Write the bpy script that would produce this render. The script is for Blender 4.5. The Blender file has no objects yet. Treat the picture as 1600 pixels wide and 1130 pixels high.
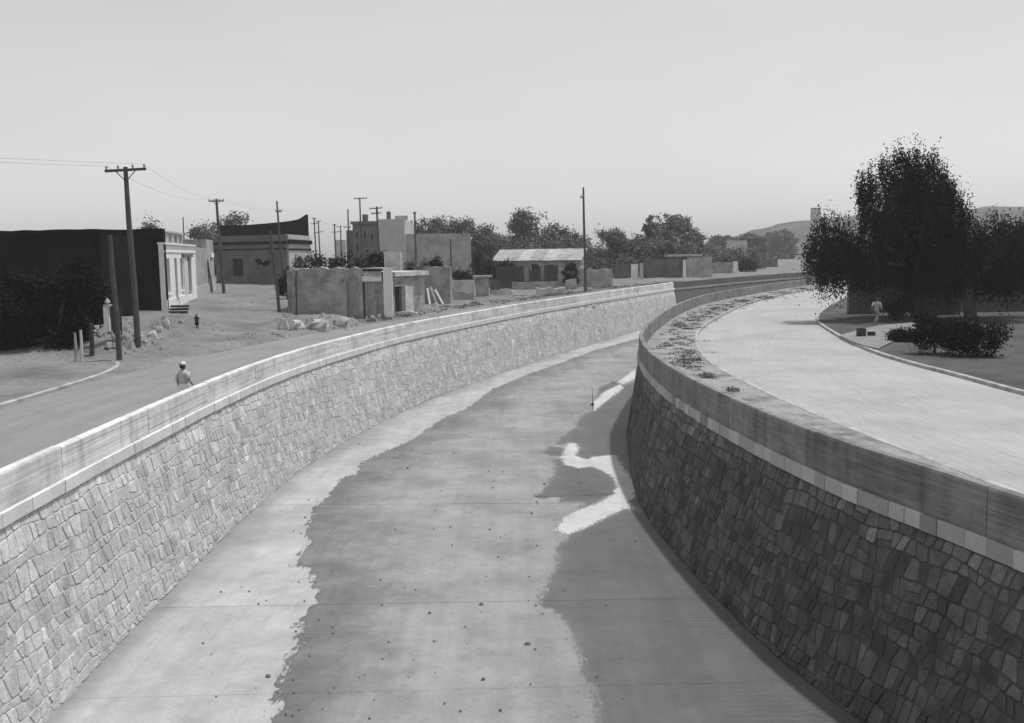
import bpy, bmesh, math, random
import numpy as np
from mathutils import Vector, Matrix
from mathutils.geometry import tessellate_polygon

SC = bpy.context.scene
COL = SC.collection
rnd = random.Random(7)
rng = np.random.default_rng(7)

# ------------------------------------------------------------------ camera
F, CAMH, PITCH, ROLL = 1500.0, 4.7, math.atan(170 / 1500.0), 0.0137
cam = bpy.data.cameras.new('camera')
cam.sensor_width = 36.0
cam.lens = 36.0 * F / 1600.0
cam.clip_start, cam.clip_end = 0.1, 6000
camo = bpy.data.objects.new('camera', cam)
COL.objects.link(camo)
fw = Vector((0, math.cos(PITCH), -math.sin(PITCH)))
up0 = Vector((0, math.sin(PITCH), math.cos(PITCH)))
rt0 = Vector((1, 0, 0))
# the picture is turned slightly anticlockwise, so the camera is turned clockwise
rt = rt0 * math.cos(ROLL) - up0 * math.sin(ROLL)
upv = rt0 * math.sin(ROLL) + up0 * math.cos(ROLL)
camo.matrix_world = Matrix(((rt.x, upv.x, -fw.x, 0), (rt.y, upv.y, -fw.y, 0), (rt.z, upv.z, -fw.z, CAMH), (0, 0, 0, 1)))
SC.camera = camo

# ------------------------------------------------------------------ sky, sun, exposure
SUN_AZ, SUN_EL = math.radians(70), math.radians(72)      # clockwise from +Y
sdir = Vector((math.sin(SUN_AZ) * math.cos(SUN_EL), math.cos(SUN_AZ) * math.cos(SUN_EL), math.sin(SUN_EL)))
world = bpy.data.worlds.new('World')
SC.world = world
world.use_nodes = True
wn = world.node_tree
wn.nodes.clear()
sky = wn.nodes.new('ShaderNodeTexSky')
sky.sky_type = 'NISHITA'
sky.sun_disc = False
sky.sun_elevation = SUN_EL
sky.sun_rotation = SUN_AZ
sky.air_density, sky.dust_density, sky.ozone_density = 1.0, 2.2, 1.0
bw = wn.nodes.new('ShaderNodeRGBToBW')
bg = wn.nodes.new('ShaderNodeBackground')
bg.inputs['Strength'].default_value = 0.14
wo = wn.nodes.new('ShaderNodeOutputWorld')
wn.links.new(sky.outputs[0], bw.inputs[0])
# thin high haze evens the sky out and leaves it faintly mottled
pw = wn.nodes.new('ShaderNodeMath')
pw.operation = 'POWER'
pw.inputs[1].default_value = 0.5
wn.links.new(bw.outputs[0], pw.inputs[0])
wtc = wn.nodes.new('ShaderNodeTexCoord')
wmp = wn.nodes.new('ShaderNodeMapping')
wmp.inputs['Scale'].default_value = (1.0, 1.0, 3.0)
wnz = wn.nodes.new('ShaderNodeTexNoise')
wnz.inputs['Scale'].default_value = 2.2
wnz.inputs['Detail'].default_value = 6
wmr = wn.nodes.new('ShaderNodeMapRange')
for i_, v_ in enumerate((0.3, 0.7, 2.12, 2.30)):
    wmr.inputs[i_ + 1].default_value = v_
wml = wn.nodes.new('ShaderNodeMath')
wml.operation = 'MULTIPLY'
wn.links.new(wtc.outputs['Generated'], wmp.inputs[0])
wn.links.new(wmp.outputs[0], wnz.inputs['Vector'])
wn.links.new(wnz.outputs['Fac'], wmr.inputs[0])
wn.links.new(pw.outputs[0], wml.inputs[0])
wn.links.new(wmr.outputs[0], wml.inputs[1])
wn.links.new(wml.outputs[0], bg.inputs['Color'])
wn.links.new(bg.outputs[0], wo.inputs['Surface'])
sun = bpy.data.lights.new('sun', 'SUN')
sun.energy = 2.95
sun.angle = math.radians(1.6)
sun.color = (1, 1, 1)
suno = bpy.data.objects.new('sun', sun)
COL.objects.link(suno)
suno.rotation_euler = (-sdir).to_track_quat('-Z', 'Y').to_euler()
suno.location = (30, 40, 60)
vs = SC.view_settings
vs.view_transform = 'Standard'
vs.look = 'None'
vs.exposure = 0.2
vs.gamma = 1.0
vs.use_curve_mapping = False
cy = SC.cycles
cy.use_denoising = True
cy.max_bounces = 5
cy.diffuse_bounces = 3
cy.glossy_bounces = 2
cy.transmission_bounces = 3
cy.volume_bounces = 3
cy.transparent_max_bounces = 6
cy.sample_clamp_indirect = 6


# ------------------------------------------------------------------ pixel helpers (photo pixels -> real points)
def ray(x, y):
    a = (x - 800) / F
    b = -(y - 565) / F
    return rt * a + upv * b + fw


def at(x, y, Y):
    d = ray(x, y)
    return Vector((0, 0, CAMH)) + d * (Y / d.y)


def flat(x, y, z):
    d = ray(x, y)
    return Vector((0, 0, CAMH)) + d * ((z - CAMH) / d.z)


# ------------------------------------------------------------------ materials (a black and white world: neutral greys)
MATS = {}


def mat(name, v, dv=0.25, scale=1.5, rough=0.9, bump=0.0, bscale=None, tone=False, uvs=None, objrand=0.0, fine=0.12,
        trans=0.0, spec=0.25, drip=0.0, stain=0.0, stainscale=0.35, stainlo=0.45):
    m = bpy.data.materials.new(name)
    m.use_nodes = True
    nt = m.node_tree
    nt.nodes.clear()
    N = nt.nodes.new
    L = nt.links.new
    out = N('ShaderNodeOutputMaterial')
    bs = N('ShaderNodeBsdfPrincipled')
    bs.inputs['Roughness'].default_value = rough
    bs.inputs['Specular IOR Level'].default_value = spec
    if uvs:
        tc = N('ShaderNodeUVMap')
        tc.uv_map = 'uv'
        mp = N('ShaderNodeMapping')
        mp.inputs['Scale'].default_value = (uvs[0], uvs[1], 1)
        L(tc.outputs[0], mp.inputs[0])
        vec = mp.outputs[0]
    else:
        g = N('ShaderNodeNewGeometry')
        vec = g.outputs['Position']
    g2 = N('ShaderNodeNewGeometry')
    n1 = N('ShaderNodeTexNoise')
    n1.inputs['Scale'].default_value = scale
    n1.inputs['Detail'].default_value = 6
    n1.inputs['Roughness'].default_value = 0.62
    L(vec, n1.inputs['Vector'])
    n2 = N('ShaderNodeTexNoise')
    n2.inputs['Scale'].default_value = scale * 14
    n2.inputs['Detail'].default_value = 4
    L(vec, n2.inputs['Vector'])

    def math_(op, a, b):
        q = N('ShaderNodeMath')
        q.operation = op
        for i, w in enumerate((a, b)):
            if isinstance(w, (int, float)):
                q.inputs[i].default_value = w
            else:
                L(w, q.inputs[i])
        return q.outputs[0]

    def rmap(src, lo, hi, a=0.3, b=0.7):
        q = N('ShaderNodeMapRange')
        q.inputs[1].default_value = a
        q.inputs[2].default_value = b
        q.inputs[3].default_value = lo
        q.inputs[4].default_value = hi
        L(src, q.inputs[0])
        return q.outputs[0]
    val = math_('MULTIPLY', rmap(n1.outputs['Fac'], 1 - dv, 1 + dv), rmap(n2.outputs['Fac'], 1 - fine, 1 + fine))
    val = math_('MULTIPLY', val, v)
    if stain > 0:
        n3 = N('ShaderNodeTexNoise')
        n3.inputs['Scale'].default_value = stainscale
        n3.inputs['Detail'].default_value = 7
        n3.inputs['Roughness'].default_value = 0.66
        L(g2.outputs['Position'], n3.inputs['Vector'])
        val = math_('MULTIPLY', val, rmap(n3.outputs['Fac'], 1.0, 1 - stain, stainlo, stainlo + 0.2))
    if drip > 0:
        mp2 = N('ShaderNodeMapping')
        mp2.inputs['Scale'].default_value = (3.2, 0.35, 1)
        L(tc.outputs[0], mp2.inputs[0])
        n5 = N('ShaderNodeTexNoise')
        n5.inputs['Scale'].default_value = 1.0
        n5.inputs['Detail'].default_value = 5
        L(mp2.outputs[0], n5.inputs['Vector'])
        val = math_('MULTIPLY', val, rmap(n5.outputs['Fac'], 1.0, 1 - drip, 0.5, 0.72))
    if tone:
        at_ = N('ShaderNodeAttribute')
        at_.attribute_name = 'tone'
        val = math_('MULTIPLY', val, at_.outputs['Fac'])
    if objrand > 0:
        oi = N('ShaderNodeObjectInfo')
        val = math_('MULTIPLY', val, rmap(oi.outputs['Random'], 1 - objrand, 1 + objrand, 0, 1))
    cb = N('ShaderNodeCombineColor')
    for i in range(3):
        L(val, cb.inputs[i])
    L(cb.outputs[0], bs.inputs['Base Color'])
    if bump > 0:
        n4 = N('ShaderNodeTexNoise')
        n4.inputs['Scale'].default_value = bscale or scale * 5
        n4.inputs['Detail'].default_value = 6
        n4.inputs['Roughness'].default_value = 0.65
        L(vec, n4.inputs['Vector'])
        bp = N('ShaderNodeBump')
        bp.inputs['Strength'].default_value = 0.8
        bp.inputs['Distance'].default_value = bump
        L(n4.outputs['Fac'], bp.inputs['Height'])
        L(bp.outputs[0], bs.inputs['Normal'])
    if trans > 0:
        tr = N('ShaderNodeBsdfTranslucent')
        L(cb.outputs[0], tr.inputs['Color'])
        mx = N('ShaderNodeMixShader')
        mx.inputs[0].default_value = trans
        L(bs.outputs[0], mx.inputs[1])
        L(tr.outputs[0], mx.inputs[2])
        L(mx.outputs[0], out.inputs[0])
    else:
        L(bs.outputs[0], out.inputs[0])
    MATS[name] = m
    m['nodes'] = 1
    return m


mat('floor_concrete', 0.35, 0.10, 0.45, 0.9, 0.004, 9, tone=True, stain=0.22, stainscale=0.5)
mat('bed', 0.2, 0.2, 0.5)
mat('silt', 0.265, 0.12, 0.8, 0.95, 0.02, 3.0, stain=0.2, stainscale=0.28, fine=0.1)
mat('wet_silt', 0.115, 0.18, 0.9, 0.55, 0.012, 4.0, stain=0.35, stainscale=0.6, fine=0.08)
mat('pale_silt', 0.38, 0.06, 1.2, 0.9, 0.008, 5.0)
mat('crack', 0.10, 0.3, 3.0)
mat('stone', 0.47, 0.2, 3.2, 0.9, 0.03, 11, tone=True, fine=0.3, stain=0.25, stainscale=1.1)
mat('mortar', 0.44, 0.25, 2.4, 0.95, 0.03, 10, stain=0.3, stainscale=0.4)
mat('stone_shaded', 0.095, 0.28, 3.0, 0.9, 0.03, 11, tone=True, fine=0.35, stain=0.35, stainscale=1.0)  # right wall stone and mortar, the wall's shade put into the darker tone
mat('mortar_shaded', 0.065, 0.3, 1.4, 0.95, 0.012, 12, stain=0.3, stainscale=0.4)
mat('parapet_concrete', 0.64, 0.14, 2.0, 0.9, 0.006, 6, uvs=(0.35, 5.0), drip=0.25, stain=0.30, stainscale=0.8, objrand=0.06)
mat('parapet_concrete_shaded', 0.22, 0.24, 2.0, 0.9, 0.006, 6, uvs=(0.35, 5.0), drip=0.35, stain=0.35, stainscale=0.8, objrand=0.06)  # same concrete, darkened for the shade on the right wall
mat('coping', 0.60, 0.08, 2.0, 0.9, 0.004, 14, tone=True)
mat('far_stone', 0.11, 0.2, 1.2, 0.95, stain=0.25, stainscale=0.3, fine=0.2)
mat('verge_sunlit', 0.20, 0.15, 0.6, 0.95, 0.02, 4.0)
mat('asphalt_dusty', 0.21, 0.13, 1.2, 0.95, 0.003, 30, uvs=(0.10, 1.3), stain=0.12, stainscale=0.18)
mat('road_pale', 0.33, 0.05, 1.0, 0.95, 0.004, 22, uvs=(0.07, 0.9), stain=0.16, stainscale=0.25)
mat('pavement', 0.28, 0.15, 0.9, 0.95, 0.02, 9, stain=0.6, stainscale=0.9, stainlo=0.44)
mat('kerb', 0.37, 0.2, 1.5, 0.9, 0.01, 10, stain=0.4, stainscale=1.3)
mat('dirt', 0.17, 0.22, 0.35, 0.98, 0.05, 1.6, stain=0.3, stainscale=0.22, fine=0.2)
mat('dirt_right_shaded', 0.075, 0.22, 0.5, 0.98, 0.05, 2.0, stain=0.35, stainscale=0.4, fine=0.2)  # right bank earth with the trees' shade worked into its dark tone
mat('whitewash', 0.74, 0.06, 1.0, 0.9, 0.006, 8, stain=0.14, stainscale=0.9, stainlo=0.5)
mat('plaster_grey', 0.36, 0.12, 1.0, 0.9, 0.01, 8, stain=0.3, stainscale=0.7)
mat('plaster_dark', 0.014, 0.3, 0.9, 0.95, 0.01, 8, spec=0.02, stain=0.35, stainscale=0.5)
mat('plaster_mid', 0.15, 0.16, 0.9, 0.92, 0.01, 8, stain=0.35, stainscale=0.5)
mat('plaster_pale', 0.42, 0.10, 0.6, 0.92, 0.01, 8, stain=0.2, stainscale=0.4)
mat('adobe', 0.36, 0.25, 0.9, 0.97, 0.05, 4, stain=0.4, stainscale=0.8, fine=0.22)
mat('adobe_pale', 0.55, 0.20, 1.0, 0.97, 0.04, 4, stain=0.3, stainscale=0.9, fine=0.2)
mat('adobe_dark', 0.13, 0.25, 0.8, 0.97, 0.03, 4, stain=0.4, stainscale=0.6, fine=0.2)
mat('wood_dark', 0.05, 0.3, 2.0, 0.85, 0.004, 20)
mat('wood_pole', 0.075, 0.3, 1.5, 0.85, 0.004, 20)
mat('wood_grey', 0.28, 0.25, 2.5, 0.85, 0.004, 20, objrand=0.2)
mat('wood_pale', 0.55, 0.15, 2.5, 0.85, 0.004, 20)
mat('opening', 0.03, 0.2, 2.0, 0.8)
mat('glass_dark', 0.04, 0.1, 2.0, 0.25)
mat('tin', 0.34, 0.2, 1.0, 0.55, 0.004, 10, objrand=0.25, stain=0.3, stainscale=0.6)
mat('metal_dark', 0.06, 0.2, 2.0, 0.6)
mat('insulator', 0.25, 0.1, 2.0, 0.3)
mat('rock', 0.34, 0.25, 1.2, 0.95, 0.03, 6, objrand=0.2)
mat('leaf', 0.12, 0.2, 0.6, 0.7, tone=True, trans=0.25)  # lightened so the far trees carry haze in their colour
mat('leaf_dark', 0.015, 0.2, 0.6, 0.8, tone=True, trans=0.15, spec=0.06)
mat('leaf_grey', 0.12, 0.2, 0.6, 0.7, tone=True, trans=0.25)  # lightened for distance haze in the same way
mat('bark', 0.09, 0.3, 3.0, 0.95, 0.02, 9)
mat('hill', 0.09, 0.3, 0.03, 0.98, 0.8, 0.08, stain=0.4, stainscale=0.05)
mat('skin', 0.20, 0.05, 3.0, 0.6)
mat('hair', 0.025, 0.2, 8.0, 0.6)
mat('cloth_dark', 0.42, 0.12, 6.0, 0.9)
mat('cloth_mid', 0.65, 0.12, 6.0, 0.9)
mat('cloth_shaded', 0.3, 0.12, 6.0, 0.9)  # white clothes greyed, the tree shade is in the colour
mat('cloth_white', 0.62, 0.08, 6.0, 0.9)
mat('cloth_black', 0.03, 0.12, 6.0, 0.9)


# ------------------------------------------------------------------ object helpers
def tag(o, label=None, cat=None, group=None, kind=None):
    if label:
        o['label'] = label
    if cat:
        o['category'] = cat
        o['kind'] = 'thing'
    if group:
        o['group'] = group
    if kind:
        o['kind'] = kind
    return o


def empty(name, loc, label=None, cat=None, group=None):
    o = bpy.data.objects.new(name, None)
    o.empty_display_size = 0.3
    COL.objects.link(o)
    o.location = loc
    return tag(o, label, cat, group)


def link(name, me, material=None, parent=None):
    o = bpy.data.objects.new(name, me)
    COL.objects.link(o)
    if material:
        me.materials.append(MATS[material] if isinstance(material, str) else material)
    if parent is not None:
        o.parent = parent
        o.matrix_parent_inverse = Matrix.Translation(-parent_world(parent))
    return o


def parent_world(p):
    # every parent here is only translated
    t = Vector(p.location)
    if p.parent is not None:
        t = t + p.matrix_parent_inverse.translation + parent_world(p.parent)
    return t


class MB:
    """collects verts and faces, in world coordinates"""

    def __init__(self):
        self.v, self.f, self.tone, self.uv = [], [], [], []

    def add(self, vs_, fs, tone=None, uvs=None):
        b = len(self.v)
        self.v.extend([tuple(q) for q in vs_])
        self.f.extend([tuple(b + i for i in q) for q in fs])
        if tone is not None:
            self.tone.extend([tone] * len(fs))
        if uvs is not None:
            self.uv.extend(uvs)
        return self

    def box(self, c, half, ax=(1, 0), taper=1.0):
        """box with centre c, half sizes, x axis direction in plan"""
        X = Vector((ax[0], ax[1], 0)).normalized()
        Yv = Vector((-X.y, X.x, 0))
        c = Vector(c)
        vs_ = []
        for k, z in ((1, -1), (taper, 1)):
            for sx, sy in ((-1, -1), (1, -1), (1, 1), (-1, 1)):
                vs_.append(c + X * (sx * half[0] * k) + Yv * (sy * half[1] * k) + Vector((0, 0, z * half[2])))
        return self.add(vs_, [(3, 2, 1, 0), (4, 5, 6, 7), (0, 1, 5, 4), (1, 2, 6, 5), (2, 3, 7, 6), (3, 0, 4, 7)])

    def tube(self, pts, rad, n=8, cap=True):
        pts = [Vector(p) for p in pts]
        if not isinstance(rad, (list, tuple)):
            rad = [rad] * len(pts)
        vs_, fs = [], []
        for i, p in enumerate(pts):
            t = (pts[min(i + 1, len(pts) - 1)] - pts[max(i - 1, 0)]).normalized()
            a = t.orthogonal() if abs(t.z) < 0.95 else Vector((1, 0, 0)) - t * t.x
            a.normalize()
            b = t.cross(a)
            for k in range(n):
                w = 2 * math.pi * k / n
                vs_.append(p + (a * math.cos(w) + b * math.sin(w)) * rad[i])
        for i in range(len(pts) - 1):
            for k in range(n):
                k2 = (k + 1) % n
                fs.append((i * n + k, i * n + k2, (i + 1) * n + k2, (i + 1) * n + k))
        if cap:
            fs.append(tuple(reversed(range(n))))
            fs.append(tuple((len(pts) - 1) * n + k for k in range(n)))
        return self.add(vs_, fs)

    def rings(self, rings, cap=True):
        """rings: list of (centre, rx, ry) stacked ellipses"""
        n = 14
        vs_, fs = [], []
        for c, rx, ry in rings:
            for k in range(n):
                w = 2 * math.pi * k / n
                vs_.append((c[0] + rx * math.cos(w), c[1] + ry * math.sin(w), c[2]))
        for i in range(len(rings) - 1):
            for k in range(n):
                k2 = (k + 1) % n
                fs.append((i * n + k, i * n + k2, (i + 1) * n + k2, (i + 1) * n + k))
        if cap:
            fs.append(tuple(reversed(range(n))))
            fs.append(tuple((len(rings) - 1) * n + k for k in range(n)))
        return self.add(vs_, fs)

    def mesh(self, name, origin=(0, 0, 0), smooth=False):
        me = bpy.data.meshes.new(name)
        o = Vector(origin)
        me.from_pydata([(v[0] - o.x, v[1] - o.y, v[2] - o.z) for v in self.v], [], self.f)
        if self.tone:
            a = me.attributes.new('tone', 'FLOAT', 'FACE')
            a.data.foreach_set('value', np.array(self.tone, dtype=np.float32))
        if self.uv:
            lay = me.uv_layers.new(name='uv')
            arr = np.array([self.uv[l.vertex_index] for l in me.loops], dtype=np.float32).ravel()
            lay.data.foreach_set('uv', arr)
        if smooth:
            me.polygons.foreach_set('use_smooth', [True] * len(me.polygons))
        me.update()
        return me

    def build(self, name, material, parent=None, origin=None, smooth=False):
        if origin is None:
            a = np.array(self.v)
            origin = ((a[:, 0].min() + a[:, 0].max()) / 2, (a[:, 1].min() + a[:, 1].max()) / 2, a[:, 2].min())
        o = link(name, self.mesh(name, origin, smooth), material, parent)
        o.location = origin
        return o


class Path:
    """smooth plan curve by arc length; side=+1: channel lies to the right of travel"""

    def __init__(self, pts, side, step=0.25):
        P = [np.array(p, float) for p in pts]
        P = [2 * P[0] - P[1]] + P + [2 * P[-1] - P[-2]]
        out = []
        for i in range(1, len(P) - 2):
            p0, p1, p2, p3 = P[i - 1:i + 3]
            n = max(2, int(np.linalg.norm(p2 - p1) / step))
            for k in range(n):
                t = k / n
                out.append(0.5 * ((2 * p1) + (p2 - p0) * t + (2 * p0 - 5 * p1 + 4 * p2 - p3) * t ** 2 + (-p0 + 3 * p1 - 3 * p2 + p3) * t ** 3))
        out.append(P[-2])
        A = np.array(out)
        for _ in range(30):
            A[1:-1] = 0.5 * A[1:-1] + 0.25 * (A[:-2] + A[2:])
        self.p = A
        self.s = np.concatenate([[0], np.cumsum(np.linalg.norm(np.diff(A, axis=0), axis=1))])
        T = np.gradient(A, axis=0)
        T /= np.linalg.norm(T, axis=1)[:, None]
        self.t = T
        self.n = np.stack([T[:, 1], -T[:, 0]], 1) * side
        self.len = self.s[-1]

    def pos(self, s, out=0.0):
        x = np.interp(s, self.s, self.p[:, 0])
        y = np.interp(s, self.s, self.p[:, 1])
        nx = np.interp(s, self.s, self.n[:, 0])
        ny = np.interp(s, self.s, self.n[:, 1])
        return (x + nx * out, y + ny * out)

    def near(self, x, y):
        d = np.hypot(self.p[:, 0] - x, self.p[:, 1] - y)
        i = int(np.argmin(d))
        return self.s[i], d[i], self.p[i], self.n[i]


FLOOR = -3.65
LW = Path([(-8.9, -45), (-8.95, -10), (-9.1, 8), (-9.35, 20), (-9.4, 26), (-9.35, 30.7), (-8.85, 38.5), (-6.75, 50), (-3.95, 59.5),
           (2.8, 78), (13.2, 102.5), (19.9, 117.5)], 1)
RW = Path([(12.5, -45), (10.5, -10), (8.9, 8), (7.35, 15.6), (6.5, 18.6), (5.75, 23.5), (5.32, 28.2), (5.15, 32.5), (5.3, 38), (5.8, 43.7),
           (6.9, 49.5), (8.7, 57.3), (12.2, 70), (17.2, 84), (24.6, 98.8), (32.4, 113), (43.3, 131), (60, 150), (95, 182), (140, 220)], -1)
FW = Path([(19.9, 117.5), (36.5, 143), (52.5, 163), (85, 195), (130, 235)], 1)
# the street edge used for the ground sheet: both left pieces in one line, then on to the horizon
LG = Path([(-8.9, -45), (-8.95, -10), (-9.1, 8), (-9.35, 20), (-9.4, 26), (-9.35, 30.7), (-8.85, 38.5), (-6.75, 50), (-3.95, 59.5),
           (2.8, 78), (13.2, 102.5), (19.9, 117.5), (36.5, 143), (52.5, 163), (85, 195), (130, 235), (400, 460), (900, 850)], 1, 0.5)


def sm(a, b, x):
    t = np.clip((x - a) / (b - a), 0, 1)
    return t * t * (3 - 2 * t)


BUMPS = [(-18.9, 45.6, 0.75, 1.5, 1.0), (-16.9, 46.6, 0.5, 0.9, 0.8), (-18.9, 52.5, 0.85, 1.2, 2.2), (-19.9, 57.0, 0.75, 1.4, 2.4),
         (-13.7, 62.5, 0.75, 2.2, 2.2), (-12.0, 64.8, 0.5, 1.8, 1.5), (-20.5, 46.0, 0.5, 2.0, 2.0), (-23.5, 58.5, 0.25, 4, 3)]
_LGp = LG.p[(LG.p[:, 1] < 420)][::3]


def ground_arr(X, Y, u=None):
    X = np.asarray(X, float)
    Y = np.asarray(Y, float)
    if u is None:
        d = np.hypot(X[..., None] - _LGp[:, 0], Y[..., None] - _LGp[:, 1])
        u = d.min(-1)
    du = np.maximum(u - 7.0, 0)
    w = 0.12 + 0.88 * sm(-6, -22, X)
    g = (0.09 + 0.16 * sm(44, 47, Y) * sm(62, 56, Y) * sm(-10, -12.5, X)) * sm(0.05, 0.35, du) + 0.95 * w * sm(2.0, 18, du) + 0.016 * np.clip(du - 18, 0, 70) * w
    for bx_, by_, h, ra, rb in BUMPS:
        g = g + h * np.exp(-((X - bx_) / ra) ** 2 - ((Y - by_) / rb) ** 2) * sm(0.2, 1.2, du)
    k = sm(-12.5, -15.5, X) * sm(42, 45, Y) * sm(64, 58, Y) * sm(0.3, 1.5, du) * (0.35 + 0.65 * sm(-16.5, -18.5, X) * sm(-24, -21, X))
    g = g + 0.16 * k * np.abs(np.sin(X * 1.9 + 1.3 * np.sin(Y * 1.1)) * np.sin(Y * 1.6 + 1.7 * np.sin(X * .9))) + 0.07 * k * np.sin(X * 4.3 + Y * 2.1) * np.sin(Y * 3.7 - X)
    return g


def ground(x, y):
    return float(ground_arr(np.array([x]), np.array([y]))[0])


def G(px, py):
    """where the sight line through a photo pixel meets the left-bank ground"""
    d = ray(px, py)
    t = np.linspace(20, 400, 191)
    for _ in range(3):
        X, Y, Z = d.x * t, d.y * t, CAMH + d.z * t
        h = ground_arr(X, Y)
        i = int(np.argmax(Z < h))
        t = np.linspace(t[max(i - 1, 0)], t[i], 21)
    return Vector((X[i], Y[i], h[i]))


# ------------------------------------------------------------------ ground sheets
def sheet(name, xs_rows, material, kind='structure', uvs=False, parent=None):
    """rows of points (equal length) -> grid mesh"""
    m = MB()
    R, Cn = len(xs_rows), len(xs_rows[0])
    m.v = [tuple(p[:3]) for row in xs_rows for p in row]
    m.f = [(i * Cn + j, i * Cn + j + 1, (i + 1) * Cn + j + 1, (i + 1) * Cn + j) for i in range(R - 1) for j in range(Cn - 1)]
    if uvs:
        m.uv = [(p[3], p[4]) for row in xs_rows for p in row]
    o = m.build(name, material, parent, origin=(0, 0, 0), smooth=True)
    if parent is None:
        tag(o, kind=kind)
    # make the faces look up
    me = o.data
    if len(me.polygons) and me.polygons[len(me.polygons) // 2].normal.z < 0:
        me.flip_normals()
    return o


S_l = np.concatenate([np.arange(0, 230, 0.7), np.arange(230, LG.len, 25)])
U_l = np.concatenate([[7.0, 7.2, 7.5, 7.9], np.arange(8.4, 60, 0.7), np.geomspace(61, 1000, 24)])
rows = []
nz = np.random.default_rng(3)
for u in U_l:
    xs, ys = LG.pos(S_l, -u)
    z = ground_arr(xs, ys, np.full(len(S_l), u))
    if 7.3 < u < 60:
        z = z + nz.normal(0, 0.022, len(S_l)) + 0.05 * np.sin(xs * 1.3 + 2 * np.sin(ys * .7)) * np.sin(ys * 0.9) * sm(7.5, 12, u)
    rows.append([(xs[i], ys[i], z[i]) for i in range(len(S_l))])
sheet('ground_left_bank', rows, 'dirt')
rows = [[(*LG.pos(s, -u), 0.0, s, u) for s in np.arange(0, 330, 0.8)] for u in (0.2, 2, 4, 5.5, 7.02)]
sheet('road_left_bank', rows, 'asphalt_dusty', uvs=True)


def polygon(name, pts, z, material, kind='structure'):
    tri = tessellate_polygon([[Vector((p[0], p[1], 0)) for p in pts]])
    m = MB()
    m.v = [(p[0], p[1], z) for p in pts]
    m.f = [tuple(t) for t in tri]
    o = m.build(name, material, None, origin=(0, 0, 0))
    me = o.data
    bm = bmesh.new()
    bm.from_mesh(me)
    for f in bm.faces:
        f.normal_update()
        if f.normal.z < 0:
            f.normal_flip()
    bm.to_mesh(me)
    bm.free()
    return tag(o, kind=kind)


rwp = [RW.pos(s, -0.1) for s in np.arange(0, RW.len, 1.0)]
polygon('ground_right_bank', rwp + [(400, 440), (900, 830), (1200, 830), (1200, -60), (14, -60)], -0.006, 'dirt_right_shaded')
NK = Path([(13.6, -45), (12.2, -5), (10.3, 10), (9.1, 19.4), (8.4, 26), (8.06, 32.6), (8.15, 40.1), (9.5, 49.6), (12.1, 60), (19.6, 81), (27.5, 98), (39.6, 119), (56, 140),
           (92, 174), (138, 213)], 1)
FK = Path([(21, -45), (19, -5), (17, 15), (16.2, 28), (16.1, 34.7), (16.0, 39.7), (16.5, 45.5), (18.2, 55.3), (20.5, 64.5), (26.3, 79), (36.5, 101), (50, 124), (66, 142), (100, 172), (144, 206)], -1)
nk = [NK.pos(s) for s in np.arange(0, NK.len, 0.8)]
fk = [FK.pos(s) for s in np.arange(0, FK.len, 0.8)]
rows = []
for t in np.linspace(0, 1, 13):
    row = []
    for f_ in np.linspace(0, 1, 260):
        a, b = NK.pos(f_ * NK.len), FK.pos(f_ * FK.len)
        row.append((a[0] + (b[0] - a[0]) * t, a[1] + (b[1] - a[1]) * t, 0.02 * math.sin(math.pi * t), f_ * NK.len, t * 8.0))
    rows.append(row)
sheet('road_right_bank', rows, 'road_pale', uvs=True)
# pavement between the parapet and the near kerb
pin = [RW.pos(s, -0.18) for s in np.linspace(0, RW.len, 260)]
pk = []
for q in pin:
    s_, d_, c_, n_ = NK.near(*q)
    pk.append(NK.pos(s_, 0.10))
pav_rows = [[(a[0] + (b[0] - a[0]) * t, a[1] + (b[1] - a[1]) * t, 0.115 + 0.012 * math.sin(i * 1.7 + t * 5)) for i, (a, b) in enumerate(zip(pin, pk))] for t in (0, .25, .5, .75, 1)]
sheet('pavement', pav_rows, 'pavement')
# earth verge behind the far kerb, tree shade put into its colour
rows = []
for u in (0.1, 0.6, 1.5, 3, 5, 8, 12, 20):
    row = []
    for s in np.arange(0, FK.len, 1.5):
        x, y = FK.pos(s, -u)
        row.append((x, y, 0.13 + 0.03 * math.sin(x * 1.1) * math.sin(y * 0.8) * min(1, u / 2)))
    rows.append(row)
sheet('verge', rows, 'dirt_right_shaded')


polygon('sunlit_patch', [tuple(flat(a, b, .17)[:2]) for a, b in ((1312, 524), (1345, 514), (1378, 508), (1440, 503), (1446, 511), (1410, 526), (1372, 545), (1350, 540), (1330, 533))], .172, 'verge_sunlit')  # sunlit spot on the verge, painted as a paler sheet


def sweep(m, path, s0, s1, prof, ds=0.8, caps=True, outf=None):
    """sweep a closed (out, z) profile along a path"""
    n = max(2, int((s1 - s0) / ds) + 1)
    S = np.linspace(s0, s1, n)
    k = len(prof)
    vs_, fs, uv = [], [], []
    per = [0.0]
    for i in range(1, k):
        per.append(per[-1] + math.dist(prof[i], prof[i - 1]))
    for s in S:
        for j, (o_, z_) in enumerate(prof):
            x, y = path.pos(s, outf(s, o_) if outf else o_)
            vs_.append((x, y, z_))
            uv.append((s, per[j]))
    for i in range(n - 1):
        for j in range(k):
            j2 = (j + 1) % k
            fs.append((i * k + j, i * k + j2, (i + 1) * k + j2, (i + 1) * k + j))
    if caps:
        fs.append(tuple(range(k))[::-1])
        fs.append(tuple((n - 1) * k + j for j in range(k)))
    m.add(vs_, fs, uvs=uv)
    return m


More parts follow.
